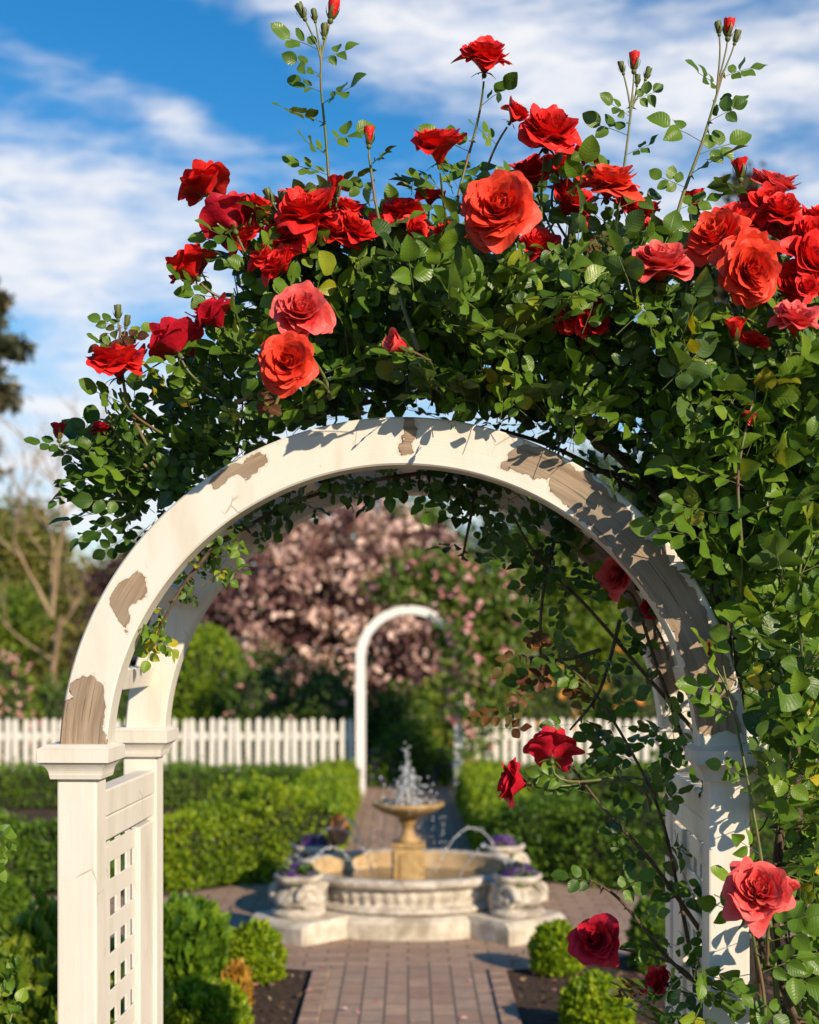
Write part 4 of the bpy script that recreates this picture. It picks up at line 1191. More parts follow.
def shrub(name, label, px, py0, py1, hw_px, Y, n, mat, leaf=.03, cat='shrub', group=None, lump=.12, spike=0.0, dots=None, ndots=0, dotsize=.03, sq=1.0):
    """A rounded shrub seen between rows py0 (top) and py1 (foot)."""
    sc_ = Y / F
    foot = max(0.0, at(px, py1, Y).z); top = at(px, py0, Y).z
    c = Vector(((px - CX) * sc_, Y, 0)); r = hw_px * sc_
    h = top
    t = thing(name, label, cat, c, 0, group)
    g = Geo()
    d = nrm(rng.normal(0, 1, (n, 3)))
    d[:, 2] = np.abs(d[:, 2]) * np.where(rng.random(n) < .8, 1, -.3)
    sd = rng.uniform(0, 50)
    lum = np.array([noise.noise(Vector((x[0] * 2.2 + sd, x[1] * 2.2, x[2] * 2.2))) for x in d]) + .5 * np.array([noise.noise(Vector((x[0] * 5 + sd, x[1] * 5, x[2] * 5))) for x in d])
    rr = (1 + lump * 1.6 * lum) * (1 - np.abs(rng.normal(0, .07, n)))
    mid = h * .42
    dq = np.sign(d) * np.abs(d) ** sq
    zz = mid + dq[:, 2] * np.where(d[:, 2] > 0, h - mid, mid) * rr
    low = rng.random(n) < .42
    hor = nrm(np.stack([d[:, 0], d[:, 1], np.zeros(n)], -1))
    dq = np.where(low[:, None], hor * rng.uniform(.9, 1.0, n)[:, None], dq)
    zz = np.where(low, mid * rng.random(n), zz); d = np.where(low[:, None], nrm(hor + np.array([0, 0, .15])), d)
    P = np.stack([dq[:, 0] * r * rr, dq[:, 1] * r * rr, np.maximum(zz, .01)], -1)
    ax = d * .7 + rng.normal(0, .5, (n, 3)) + np.array([0, 0, .5 + spike])
    no = d + rng.normal(0, .6, (n, 3))
    cloud(g, SMALL_LEAF, P, ax, no, leaf * rng.uniform(.6, 1.3, n), np.clip(rng.normal(.5, .2, n) + lum * .35, 0, 1))
    # twiggy core
    core = bmesh.new(); bmesh.ops.create_icosphere(core, subdivisions=3, radius=1)
    for v in core.verts:
        k = .80 + .2 * noise.noise(v.co * 2.2 + Vector((sd, 0, 0)))
        v.co = Vector((v.co.x * r * k, v.co.y * r * k, mid + v.co.z * (h - mid if v.co.z > 0 else mid) * k))
    g.add_bm(core, 1)
    g.build('foliage', [M[mat], M['twig']], t)
    g = Geo()
    for k in range(5):
        a = k * 1.3
        tube(g, [(.02 * math.cos(a), .02 * math.sin(a), -.02), (.3 * r * math.cos(a), .3 * r * math.sin(a), mid * .6), (.6 * r * math.cos(a), .6 * r * math.sin(a), mid)], [.012, .009, .004], 5)
    g.build('stems', M['bark'], t)
    if dots:
        g = Geo()
        k = rng.integers(0, n, ndots)
        for q in range(6):
            p = P[k] * 1.03 + rng.normal(0, .2 * dotsize, (ndots, 3)); p[:, 2] = np.maximum(p[:, 2], .02)
            cloud(g, SMALL_LEAF, p, rng.normal(0, 1, (ndots, 3)), d[k] + np.array([0, -.6, .2]), dotsize * rng.uniform(.7, 1.3, ndots), rng.random(ndots))
        o = g.build('blossoms', M[dots], t)
    return t


SB = 'small shrubs in the near beds'
shrub('box_shrub', 'dark spiky leaved shrub behind the white left post', 186, 908, 1010, 36, 6.9, 2600, 'box_dark', .075, group=SB, spike=1.0)
shrub('box_shrub', 'bright rounded box bush beside the soil left of the near path', 256, 925, 1000, 25, 7.05, 3200, 'box_light', .03, group=SB)
shrub('box_shrub', 'low green bush in the left bed at the very front of the picture', 205, 985, 1060, 42, 5.9, 3600, 'box_light', .03, group=SB)
shrub('golden_conifer', 'small golden orange conifer between green bushes in the left bed', 236, 966, 1015, 13, 6.4, 1500, 'gold_fir', .035, cat='conifer', spike=1.2)
shrub('box_shrub', 'clipped round box ball at the right rim of the paving, nearest the path', 556, 924, 985, 22, 7.2, 3000, 'box_light', .028, group=SB)
shrub('box_shrub', 'bright box bush below the crimson rose in the right bed', 597, 978, 1055, 33, 6.1, 3200, 'box_light', .03, group=SB)
shrub('box_shrub', 'round bush just left of the white right post', 655, 900, 965, 24, 7.3, 3000, 'box_dark', .03, group=SB)
shrub('box_shrub', 'small round ball bush at the left edge beyond the hedge foot', 12, 882, 935, 20, 8.0, 2600, 'box_dark', .028, group=SB)
shrub('leafy_perennial', 'broad leafy green perennial at the lower left behind the arch post', 35, 935, 1080, 48, 5.6, 3400, 'tree_lime', .07, cat='plant', lump=.3, spike=.7)
shrub('leafy_perennial', 'leafy green perennial hiding the foot of the left post', 115, 965, 1090, 45, 5.3, 3200, 'tree_lime', .065, cat='plant', lump=.3, spike=.7)

# sprig at the left edge, close to the camera
sp = thing('leafy_shrub', 'sparse bright leafed shrub sprig poking in at the lower left edge', 'shrub', at(-40, 1200, 3.2))
SR = Vector(sp.location)
g = Geo(); gl = Geo(); P_, D_, N_ = [], [], []
for (pts) in ([(-40, 1200), (-30, 980), (-8, 880), (10, 845)], [(-40, 1200), (-20, 1050), (5, 985), (18, 968)], [(-40, 1200), (-60, 950), (-30, 860), (4, 832)], [(-40, 1200), (0, 1080), (10, 1020), (22, 1000)]):
    path = smooth_path([at(x, y, 3.2 + random.uniform(-.08, .1)) - SR for x, y in pts], 30)
    tube(g, path, np.linspace(.006, .0012, 30), 5)
    for k in range(26):
        i = 8 + int(k * .82)
        P_.append(path[min(i, 29)]); D_.append(rng.normal(0, .8, 3) + np.array([.3, -.2, .5])); N_.append(np.array([.2, -.6, .7]) + rng.normal(0, .4, 3))
cloud(gl, ROSE_LEAF[0], P_, D_, N_, rng.uniform(.018, .036, len(P_)), np.clip(rng.normal(.6, .12, len(P_)), 0, .9))
g.build('stems', M['green_stem'], sp, True); gl.build('foliage', M['rose_leaf'], sp, True)


def crown(blobs, nclump, per, leaf, cr, mat_key, tm=None, tintmu=.5, tsd=.2, droop=0.0, fill=.25):
    """Leaf clumps over and through a set of ellipsoids (centre, radii)."""
    g = Geo()
    wts = np.array([b[1][0] * b[1][2] for b in blobs]); wts = wts / wts.sum()
    pick = rng.choice(len(blobs), nclump, p=wts)
    d = nrm(rng.normal(0, 1, (nclump, 3)))
    k = np.where(rng.random(nclump) < fill, rng.uniform(.3, .85, nclump), rng.uniform(.85, 1.08, nclump))
    C = np.array([blobs[i][0] for i in pick]) + d * np.array([blobs[i][1] for i in pick]) * k[:, None]
    ct = np.clip(rng.normal(tintmu, tsd, nclump), 0, 1)
    C[:, 2] = np.maximum(C[:, 2], .05)
    off = rng.normal(0, 1, (nclump, per, 3)) * cr * np.array([1, 1, .6]) * rng.uniform(.6, 1.3, (nclump, 1, 1))
    P = (C[:, None, :] + off).reshape(-1, 3)
    dd = np.repeat(d, per, 0)
    N = len(P)
    ax = dd * .5 + rng.normal(0, .7, (N, 3)) + np.array([0, 0, -droop])
    no = dd * .6 + rng.normal(0, .6, (N, 3)) + np.array([0, 0, .5])
    P[:, 2] = np.maximum(P[:, 2], .03)
    cloud(g, tm or SMALL_LEAF, P, ax, no, leaf * rng.uniform(.7, 1.3, N), np.clip(np.repeat(ct, per) + rng.normal(0, .16, N), 0, 1))
    return g


def tree(name, label, base, blobs_px, Y, nclump, per, leaf, cr, mat, cat='tree', group=None, trunk_r=.15, tm=None, bark='bark', tsd=.2, droop=0.0, depth=None, extra=None, tintmu=.5):
    """blobs_px: (px, py, rx px, rz px, dY). Trunk rises from px base."""
    s = Y / F
    o = Vector(((base - CX) * s, Y, 0))
    t = thing(name, label, cat, o, 0, group)
    bl = []
    for (px, py, rx, rz, dy) in blobs_px:
        c = at(px, py, Y) - o
        bl.append(((c.x, dy, c.z), (rx * s, (depth or rx * s), rz * s)))
    crown(bl, nclump, per, leaf, cr, mat, tm, tsd=tsd, droop=droop, tintmu=tintmu).build('crown', M[mat], t)
    g = Geo()
    topz = max(b[0][2] for b in bl)
    pts = [(0, 0, -.05), (.02 * topz, 0, topz * .3), (-.015 * topz, .02, topz * .65), (0, 0, topz)]
    tube(g, smooth_path(pts, 16), np.linspace(trunk_r, trunk_r * .25, 16), 8)
    for b in bl:
        c = np.array(b[0]); st = np.array([0, 0, max(.2, min(c[2] * .6, topz * .6))])
        tube(g, smooth_path([st, (st + c) / 2 + np.array([0, 0, .1 * topz * .3]), c], 8), np.linspace(trunk_r * .5, trunk_r * .12, 8), 6)
    g.build('trunk', M[bark], t, True)
    return t


BT = 'trees behind the fence'
tree('copper_beech', 'large pink and purple leaved tree behind the fence, seen through the arch', 330,
     [(330, 640, 125, 85, 0), (350, 560, 75, 66, 0), (250, 600, 70, 65, -.4), (415, 600, 80, 70, .2), (220, 650, 60, 70, 0), (200, 600, 36, 40, .2), (450, 660, 60, 60, 0), (300, 560, 40, 50, -.5)], 22, 1000, 30, .13, .17, 'beech', group=BT, trunk_r=.2, droop=.4, depth=1.4, tsd=.44, tintmu=.60)
tree('purple_beech', 'dark purple leaved tree at the left, half hidden by the white arch', 140,
     [(140, 620, 45, 65, 0), (165, 665, 40, 60, .2), (115, 680, 35, 50, 0)], 24, 260, 55, .085, .18, 'purple', group=BT)
tree('leafy_tree', 'mid green tree rising behind the pink tree, left of the sky gap', 415,
     [(412, 555, 42, 50, 0), (395, 530, 30, 30, 0), (440, 620, 40, 60, 0)], 31, 240, 55, .11, .25, 'tree', group=BT)
tree('blue_spruce', 'blue green spruce top showing behind the pink tree', 302,
     [(302, 522, 22, 24, 0), (302, 560, 34, 40, 0), (302, 620, 44, 60, 0)], 34, 220, 50, .14, .22, 'blue_fir', group=BT, tm=NEEDLE)
tree('leafy_tree', 'yellow green sunlit tree right of the far arch, behind the hanging rose', 590,
     [(560, 620, 60, 60, 0), (620, 640, 70, 70, .3), (600, 580, 55, 45, 0), (560, 680, 70, 50, -.3), (660, 690, 70, 55, 0)], 25, 430, 60, .11, .24, 'tree_lime', group=BT)
tree('leafy_tree', 'dark green tall tree standing beyond the sunlit yellow green one', 560,
     [(540, 530, 40, 45, 0), (600, 510, 60, 55, .5), (500, 590, 40, 60, 0), (660, 560, 70, 80, 0)], 32, 420, 55, .13, .3, 'tree', group=BT, tintmu=.3)
tree('dark_conifer', 'olive brown conifer at the left, pointed top left of the bare tree', 30,
     [(30, 545, 24, 36, 0), (28, 600, 38, 50, 0), (30, 660, 50, 60, 0)], 30, 330, 60, .13, .25, 'olive', group=BT)
tree('dark_conifer', 'olive green conifer at the far left edge', -30,
     [(-20, 570, 30, 45, 0), (-25, 640, 50, 70, 0)], 29, 260, 60, .13, .25, 'olive', group=BT)
tree('dark_conifer', 'low olive conifer right of the bare tree', 95,
     [(92, 610, 34, 45, 0), (80, 660, 40, 50, 0), (150, 570, 22, 28, 0), (140, 610, 30, 40, 0)], 33, 300, 60, .13, .27, 'olive', group=BT)
tree('leafy_tree', 'bright green round bushy tree at the left edge, in front of conifers', 5,
     [(5, 625, 32, 38, 0), (-25, 660, 40, 50, 0)], 26, 180, 60, .09, .2, 'tree_lime', group=BT)
tree('tall_pine', 'tall dark pine whose branch tips reach in at the left edge against the sky', -95,
     [(-22, 347, 40, 9, 0), (-28, 320, 32, 9, .3), (-36, 366, 42, 8, 0), (-50, 300, 44, 12, .3), (-60, 390, 60, 22, 0), (-90, 270, 50, 40, 0), (-90, 450, 80, 40, 0), (-100, 530, 90, 40, 0)], 36, 360, 60, .26, .17, 'pine', group=BT, trunk_r=.25)
tree('tall_conifer', 'far dark conifer whose tip shows between red roses at the upper right', 742,
     [(741, 205, 14, 24, 0), (741, 260, 28, 40, 0), (742, 340, 46, 60, 0), (742, 450, 70, 80, 0)], 46, 300, 60, .26, .22, 'pine', group=BT, trunk_r=.25)
tree('leafy_tree', 'bright green tree showing through gaps at the right edge', 850,
     [(850, 340, 66, 54, 0), (900, 430, 110, 90, 0), (800, 480, 70, 80, 0), (830, 600, 90, 90, 0)], 30, 420, 60, .16, .36, 'tree_lime', group=BT)
tree('leafy_tree', 'green tree far off behind the right side of the arch', 700,
     [(700, 600, 70, 80, 0), (760, 640, 80, 80, 0)], 35, 260, 55, .14, .34, 'tree', group=BT)

# bare tree at the left
bt = thing('bare_tree', 'bare pale branched tree without leaves at the left, before the conifers', 'tree', Vector(((52 - CX) * 23 / F, 23, 0)), 0, BT)
g = Geo()
def branch(p, d, L, r, depth, rr):
    pts = [p]; q = np.array(p, float); dd = np.array(d, float)
    for k in range(5):
        dd = nrm(dd + rr.normal(0, .09, 3) + np.array([0, 0, .04])); q = q + dd * L / 5; pts.append(q.copy())
    tube(g, pts, np.linspace(r, r * .55, 6), 6 if depth > 1 else 4, cap=False)
    if depth == 0: return
    for k in range(3 if depth > 1 else 4):
        i = rr.integers(2, 6)
        a = rr.uniform(0, 6.28)
        nd = nrm(dd + .75 * np.array([math.cos(a), .6 * math.sin(a), .15]))
        branch(pts[i], nd, L * rr.uniform(.6, .8), r * .5, depth - 1, rr)
branch((0, 0, -.05), (0, 0, 1), 2.1, .07, 0, np.random.default_rng(3))
for (z_, dv_, L_, r_, dp_, sd_) in [(1.95, (-.5, 0, .9), 1.3, .036, 3, 4), (1.95, (.18, 0, 1), 1.6, .042, 3, 5), (1.3, (-.8, .2, .7), 1.0, .022, 2, 8), (1.6, (.5, .3, .9), .9, .02, 3, 9), (2.0, (-.1, .2, 1), 1.3, .028, 3, 12)]:
    branch((0, 0, z_), dv_, L_, r_, dp_, np.random.default_rng(sd_))
g.build('trunk', M['pale_bark'], bt, True)

RB = 'rose bushes behind the fence'
shrub('topiary_ball', 'large dark green clipped ball behind the picket fence, left of the pink tree', 206, 626, 780, 48, 18.2, 9000, 'box_light', .05, cat='topiary', lump=.04)
shrub('rose_bush', 'rose bush with scattered pink blooms behind the fence, left of the far arch', 262, 655, 780, 42, 17.3, 2600, 'tree', .06, group=RB, lump=.3, dots='dot_pink', ndots=40, dotsize=.05)
shrub('rose_bush', 'rose bush with few blooms against the white post of the far arch', 325, 660, 780, 42, 17.2, 2600, 'tree', .06, group=RB, lump=.3, dots='dot_pink', ndots=26, dotsize=.05)
shrub('pink_bush', 'pale pink flowering bush at the left edge behind the fence', 8, 655, 780, 32, 17.6, 2000, 'tree_lime', .06, cat='bush', lump=.3, dots='dot_pink', ndots=150, dotsize=.055)
shrub('green_bush', 'low bright green bush behind the fence near the pink bush', 62, 680, 780, 44, 18.0, 3000, 'tree', .055, cat='bush', lump=.15)
shrub('green_bush', 'low dark bush behind the fence below the purple tree', 125, 672, 780, 40, 18.4, 2600, 'box_dark', .055, cat='bush', lump=.2)
shrub('green_bush', 'leafy green bush seen through the far arch, on the left', 395, 690, 800, 38, 17.4, 3200, 'tree', .06, cat='bush', lump=.25)
shrub('green_bush', 'leafy bush with yellow blooms seen through the far arch, on the right', 445, 680, 800, 34, 17.8, 3000, 'tree_lime', .06, cat='bush', lump=.25, dots='dot_orange', ndots=10, dotsize=.05)
shrub('lavender_clump', 'violet flowered clump at the end of the path under the far arch', 440, 752, 790, 15, 16.4, 700, 'box_dark', .05, cat='plant', lump=.3, spike=1.0, dots='dot_purple', ndots=60, dotsize=.04)
shrub('lavender_clump', 'small violet clump under the left post of the far arch', 380, 752, 790, 11, 16.3, 600, 'box_dark', .05, cat='plant', lump=.3, spike=1.0, dots='dot_purple', ndots=40, dotsize=.04)
shrub('box_shrub', 'green bush closing the end of the path behind the fountain jet', 408, 725, 790, 32, 16.8, 3000, 'box_dark', .045, cat='shrub', lump=.15)
shrub('rose_bush', 'rose bush with orange blooms right of the far arch', 540, 640, 790, 44, 17.4, 3000, 'tree', .06, group=RB, lump=.3, dots='dot_orange', ndots=70, dotsize=.065)
shrub('rose_bush', 'rose bush with pink blooms in front of the right fence', 606, 768, 830, 38, 12.6, 2800, 'tree', .05, group=RB, lump=.35, dots='dot_pink', ndots=30, dotsize=.05)
shrub('rose_bush', 'rose bush with pink blooms at the right, nearer the white post', 660, 760, 830, 36, 12.4, 2800, 'box_dark', .05, group=RB, lump=.35, dots='dot_pink', ndots=30, dotsize=.05)
shrub('rose_bush', 'tall rose bush with orange and yellow blooms behind the fence at the right', 640, 660, 790, 60, 17.8, 3200, 'tree', .06, group=RB, lump=.3, dots='dot_orange', ndots=40, dotsize=.06)

# ------------------------------------------------------------------ picket fences and the far arch
FY = 15.5
def fence(name, label, x0, x1):
    t = thing(name, label, 'fence', (x0, FY, 0), 0, 'white picket fences')
    ztop = H - (718 - HY) * FY / F
    nn = round((x1 - x0) / .0965); pitch = (x1 - x0) / nn
    me = None
    for k in range(nn):
        x = (k + .5) * pitch
        if me is None:
            bm = bmesh.new()
            w2, th = .029, .010
            prof = [(-w2, 0), (w2, 0), (w2, ztop - .055), (w2 * .72, ztop - .02), (0, ztop), (-w2 * .72, ztop - .02), (-w2, ztop - .055)]
            vs = [bm.verts.new((px_, -th, pz_)) for px_, pz_ in prof]
            fc = bm.faces.new(vs); r_ = bmesh.ops.extrude_face_region(bm, geom=[fc])
            bmesh.ops.translate(bm, vec=(0, 2 * th, 0), verts=[v for v in r_['geom'] if isinstance(v, bmesh.types.BMVert)])
            bmesh.ops.recalc_face_normals(bm, faces=bm.faces)
            g = Geo(); g.add_bm(bm); o = g.build('picket', M['fence'], t); me = o.data
        else:
            o = bpy.data.objects.new('picket', me); col.objects.link(o); o.parent = t
        o.location = (x, random.uniform(-.002, .002), random.uniform(-.014, .010)); o.rotation_euler = (0, random.gauss(0, .012), 0); o.scale = (random.uniform(.9, 1.08), 1, 1)
    for z in (.22, ztop - .19):
        g = Geo(); box(g, ((x1 - x0) / 2, .032, z), (x1 - x0, .040, .075), .004); g.build('rail', M['fence'], t)
    for k in range(int((x1 - x0 - .4) / 2.2) + 1):
        g = Geo(); box(g, (.06 + k * 2.2, .099, ztop / 2 - .02), (.09, .09, ztop - .04), .006); g.build('fence_post', M['fence'], t)
    return t

XL, XR = (360.5 - CX) * FY / F, (458.5 - CX) * FY / F
fence('picket_fence', 'white picket fence left of the far arch, above the low hedge', -6.4, XL - .05)
fence('picket_fence', 'white picket fence right of the far arch, partly hidden by roses', XR + .05, 5.6)

fa = thing('rose_arch', 'slim white arch over the garden gateway in the picket fence', 'arch', ((XL + XR) / 2, FY, 0))
hw = (XR - XL) / 2
zt = H + (HY - 610) * FY / F
for y in (-.12, .30):
    g = Geo()
    a = np.linspace(0, math.pi, 30)
    zc = zt - hw
    pts = [(-hw, y, -.03)] + [(-hw, y, z) for z in np.linspace(.2, zc - .02, 6)] + [(-hw * math.cos(q), y, zc + hw * math.sin(q)) for q in a] + [(hw, y, z) for z in np.linspace(zc - .02, .2, 6)] + [(hw, y, -.03)]
    pts = np.array(pts)
    tn = nrm(np.gradient(pts, axis=0))
    v = []
    for p_, t_ in zip(pts, tn):
        nx = np.array([t_[2], 0, -t_[0]])
        for (u, w_) in ((-1, -1), (1, -1), (1, 1), (-1, 1)):
            v.append(p_ + nx * u * .043 + np.array([0, w_ * .045, 0]))
    k = len(pts)
    f = [(i * 4 + j, i * 4 + (j + 1) % 4, (i + 1) * 4 + (j + 1) % 4, (i + 1) * 4 + j) for i in range(k - 1) for j in range(4)]
    g.add(v, f); g.build('arch_frame', M['steel'], fa)
for q in range(4, 30, 5):
    a_ = a[q]; g = Geo()
    box(g, (-hw * math.cos(a_), .09, zc + hw * math.sin(a_)), (.03, .33, .03), .003); g.build('cross_bar', M['steel'], fa)
for sx in (-1, 1):
    for z in (.35, .65, .95, 1.25):
        g = Geo(); box(g, (sx * hw, .09, z), (.03, .33, .03), .003); g.build('cross_bar', M['steel'], fa)

s_ = FY / F
fr = thing('climbing_rose', 'green climbing rose dotted with pink blooms over the slim far arch', 'rose', ((480 - CX) * s_, FY + .1, 0))
FRo = Vector(fr.location)
blobs = []
for (px, py, rx, rz, dy) in [(402, 588, 30, 14, .0), (440, 583, 48, 24, .0), (480, 620, 38, 42, -.15), (486, 672, 36, 42, -.15), (474, 735, 15, 45, -.1), (430, 568, 34, 16, .1), (464, 640, 16, 46, -.2), (505, 600, 24, 30, 0), (462, 700, 12, 30, -.2)]:
    c = at(px, py, FY + .1) - FRo; blobs.append(((c.x, dy, c.z), (rx * s_, .28, rz * s_)))
crown(blobs, 560, 24, .065, .08, 'tree', tintmu=.6).build('foliage', M['tree'], fr)
g = Geo()
for k in range(150):
    b = blobs[rng.choice(len(blobs))]; d_ = nrm(rng.normal(0, 1, 3)); d_[1] = -abs(d_[1])
    p = np.array(b[0]) + d_ * np.array(b[1]) * 1.06
    for q in range(7):
        cloud(g, SMALL_LEAF, [p], [rng.normal(0, 1, 3)], [d_ + np.array([0, -.5, .3])], .07, [rng.random()])
g.build('blossoms', M['dot_pink'], fr)
g = Geo()
tube(g, smooth_path([(0, 0, -.03), (.1, 0, .6), (0, .05, 1.2), (-.3, .05, 1.75), (-.7, .05, 1.95)], 20), np.linspace(.025, .008, 20), 6)
g.build('cane', M['cane'], fr, True)

# a second, farther arch that glimmers through the roses
fa2 = thing('rose_arch', 'small cream arch far off, peeping between orange roses right of the path', 'arch', ((532 - CX) * 21 / F, 21, 0))
g = Geo(); a = np.linspace(0, math.pi, 24); h2 = .31; z2 = H + (HY - 656) * 21 / F - h2
tube(g, [(-h2, 0, 0), (-h2, 0, z2 * .5)] + [(-h2 * math.cos(q), 0, z2 + h2 * math.sin(q)) for q in a] + [(h2, 0, z2 * .5), (h2, 0, 0)], .05, 8)
g.build('arch_frame', M['steel'], fa2, True)
g = Geo()
for k in range(5):
    box(g, (-h2 * math.cos(a[3 + k * 4]), .16, z2 + h2 * math.sin(a[3 + k * 4])), (.03, .30, .03), .003)
g.build('cross_bars', M['steel'], fa2)

# ------------------------------------------------------------------ fountain
ft = thing('fountain', 'pale stone fountain with scrolled corner planters and an ochre centre bowl', 'fountain', FC)
def lobes(th, base, reach, half=R(14)):
    """plan radius: a circle with a block pushed out at each diagonal"""
    r = base
    for k in range(4):
        c = R(45) + k * math.pi / 2
        dlt = abs((th - c + math.pi) % (2 * math.pi) - math.pi)
        x = max(0, min(1, (half * 1.25 - dlt) / (half * .3)))
        r = max(r, base + (reach - base) * x)
    return r

def plan_ring(g, levels, seg=240):
    """levels: (z, base radius, lobe reach); outer skin from bottom to top, then a lid"""
    v = []
    for (z, b, rc) in levels:
        for k in range(seg):
            th = k * 2 * math.pi / seg
            r = lobes(th, b, rc)
            v.append((r * math.cos(th), r * math.sin(th), z))
    i = np.arange(len(levels) - 1)[:, None]; k = np.arange(seg)[None, :]
    g.add(v, np.stack([i * seg + k, i * seg + (k + 1) % seg, (i + 1) * seg + (k + 1) % seg, (i + 1) * seg + k], -1).reshape(-1, 4))

g = Geo()
plan_ring(g, [(0.0, .73, 1.02), (.085, .73, 1.02), (.10, .72, 1.01), (.118, .695, .98), (.12, .40, .42)])
g.build('base_step', M['stone'], ft)
g = Geo()
flute = lambda a_, z: 1 + (.012 * math.sin(a_ * 60) if .16 < z < .24 else 0)
lathe(g, [(.63, .12), (.655, .125), (.655, .145), (.625, .155), (.60, .165), (.607, .18), (.618, .205), (.622, .23), (.612, .245), (.635, .252), (.655, .262), (.665, .278), (.66, .296), (.64, .306), (.60, .306), (.585, .298)], 240, warp=flute)
g.build('basin', M['carved'], ft, True)
g = Geo(); lathe(g, [(.585, .298), (.578, .28), (.575, .14), (.0, .14)], 120); g.build('basin_lining', M['lining'], ft, True)
g = Geo(); lathe(g, [(.574, .20), (.0, .20)], 64); g.build('basin_water', M['pool'], ft, True)
g = Geo()
box(g, (0, 0, .285), (.175, .175, .29), .006); box(g, (0, 0, .165), (.22, .22, .05), .006); box(g, (0, 0, .418), (.20, .20, .026), .006)
for sx, sy in ((0, -1), (1, 0), (-1, 0), (0, 1)):
    box(g, (sx * .089, sy * .089, .29), (.10 if sx == 0 else .012, .10 if sy == 0 else .012, .17), .004)
g.build('pedestal', M['gold'], ft)
g = Geo()
lathe(g, [(.06, .431), (.07, .445), (.045, .465), (.032, .50), (.036, .53), (.055, .555), (.05, .57), (.09, .585), (.15, .605), (.195, .635), (.208, .65), (.205, .662), (.19, .662), (.17, .65), (.0, .625)], 48,
      warp=lambda a_, z: 1 + (.02 * abs(math.sin(a_ * 9)) if z > .58 else 0))
bowl = g.build('bowl', M['gold'], ft, True)
g = Geo(); lathe(g, [(.186, .655), (.0, .655)], 32); g.build('bowl_water', M['pool'], bowl, True)

def planter(th):
    c = Vector((math.cos(th) * .835, math.sin(th) * .835, 0))
    t_out = Vector((math.cos(th), math.sin(th), 0)); sd = Vector((-t_out.y, t_out.x, 0))
    g = Geo()
    bm = bmesh.new(); bmesh.ops.create_icosphere(bm, subdivisions=4, radius=1)
    for v in bm.verts:
        q = v.co.copy()
        k = 1 + .16 * noise.noise(q * 2.6 + Vector((th, 0, 0))) + .08 * noise.noise(q * 6)
        z = q.z * .115 * k + .205
        rad = .112 * k * (1 + .22 * math.sin(z * 38))
        v.co = c + Vector((q.x * rad, q.y * rad, z))
    g.add_bm(bm)
    b = g.build('scroll_planter', M['carved'], ft, True)
    # moulded foot and lip, and a scroll on each flank
    g = Geo()
    lathe(g, [(.135, .119), (.148, .13), (.145, .15), (.11, .165)], 28, c=(c.x, c.y, 0))
    lathe(g, [(.09, .285), (.118, .30), (.135, .322), (.13, .338), (.11, .338), (.09, .315), (.0, .31)], 28, c=(c.x, c.y, 0), warp=lambda a_, z: 1 + .05 * math.sin(5 * a_))
    g.build('planter_lip', M['carved'], b, True)
    for s2 in (-1, 1):
        pts = []
        for k in range(34):
            q = k / 33
            a_ = q * 3.4 * math.pi
            rr = .07 * (1 - .8 * q)
            pts.append(c + sd * s2 * .105 + t_out * (.02 + rr * math.cos(a_)) + Vector((0, 0, .215 + rr * math.sin(a_))))
        g = Geo(); tube(g, pts, np.linspace(.026, .012, 34), 8); g.build('scroll', M['carved'], b, True)
    # rim shoulder that ties the planter to the basin
    g = Geo()
    q = c - t_out * .09
    lathe(g, [(.08, .13), (.09, .2), (.08, .25), (.09, .28), (.06, .295), (.0, .30)], 20, c=(q.x, q.y, 0), warp=lambda a_, z: 1 + .12 * math.sin(3 * a_ + z * 30))
    g.build('shoulder', M['carved'], b, True)
    return FC + c

pans = []
for k, th in enumerate((-135, -45, 45, 135)):
    pans.append(planter(R(th)))
for p, lab in zip(pans, ['purple pansies in the front left planter of the fountain', 'purple pansies in the front right planter of the fountain',
                         'purple pansies in the back right planter of the fountain', 'purple pansies in the back left planter of the fountain']):
    t = thing('pansies', lab, 'flowers', (p.x, p.y, .31), 0, 'pansies planted in the fountain')
    n_ = 150
    d_ = nrm(rng.normal(0, 1, (n_, 3))); d_[:, 2] = abs(d_[:, 2])
    g = Geo(); cloud(g, SMALL_LEAF, d_ * np.array([.085, .085, .06]), d_ + rng.normal(0, .5, (n_, 3)), d_ + np.array([0, 0, .6]), .045, rng.random(n_)); g.build('foliage', M['box_dark'], t)
    g = Geo()
    for q in range(26):
        dd = nrm(rng.normal(0, 1, 3)); dd[2] = abs(dd[2]) * .8 + .2; c = dd * np.array([.10, .10, .085])
        a_ = np.arange(5) * 2 * math.pi / 5; nn = nrm(dd + np.array([0, -.6, .2]))
        x_ = nrm(np.cross(nn, [0, 0, 1.0])); y_ = np.cross(nn, x_)
        ax = np.cos(a_)[:, None] * x_ + np.sin(a_)[:, None] * y_
        cloud(g, SMALL_LEAF, np.repeat(c[None], 5, 0), ax, np.repeat(nn[None], 5, 0), .032, np.full(5, rng.random()))
    g.build('blossoms', M['dot_purple'], t)

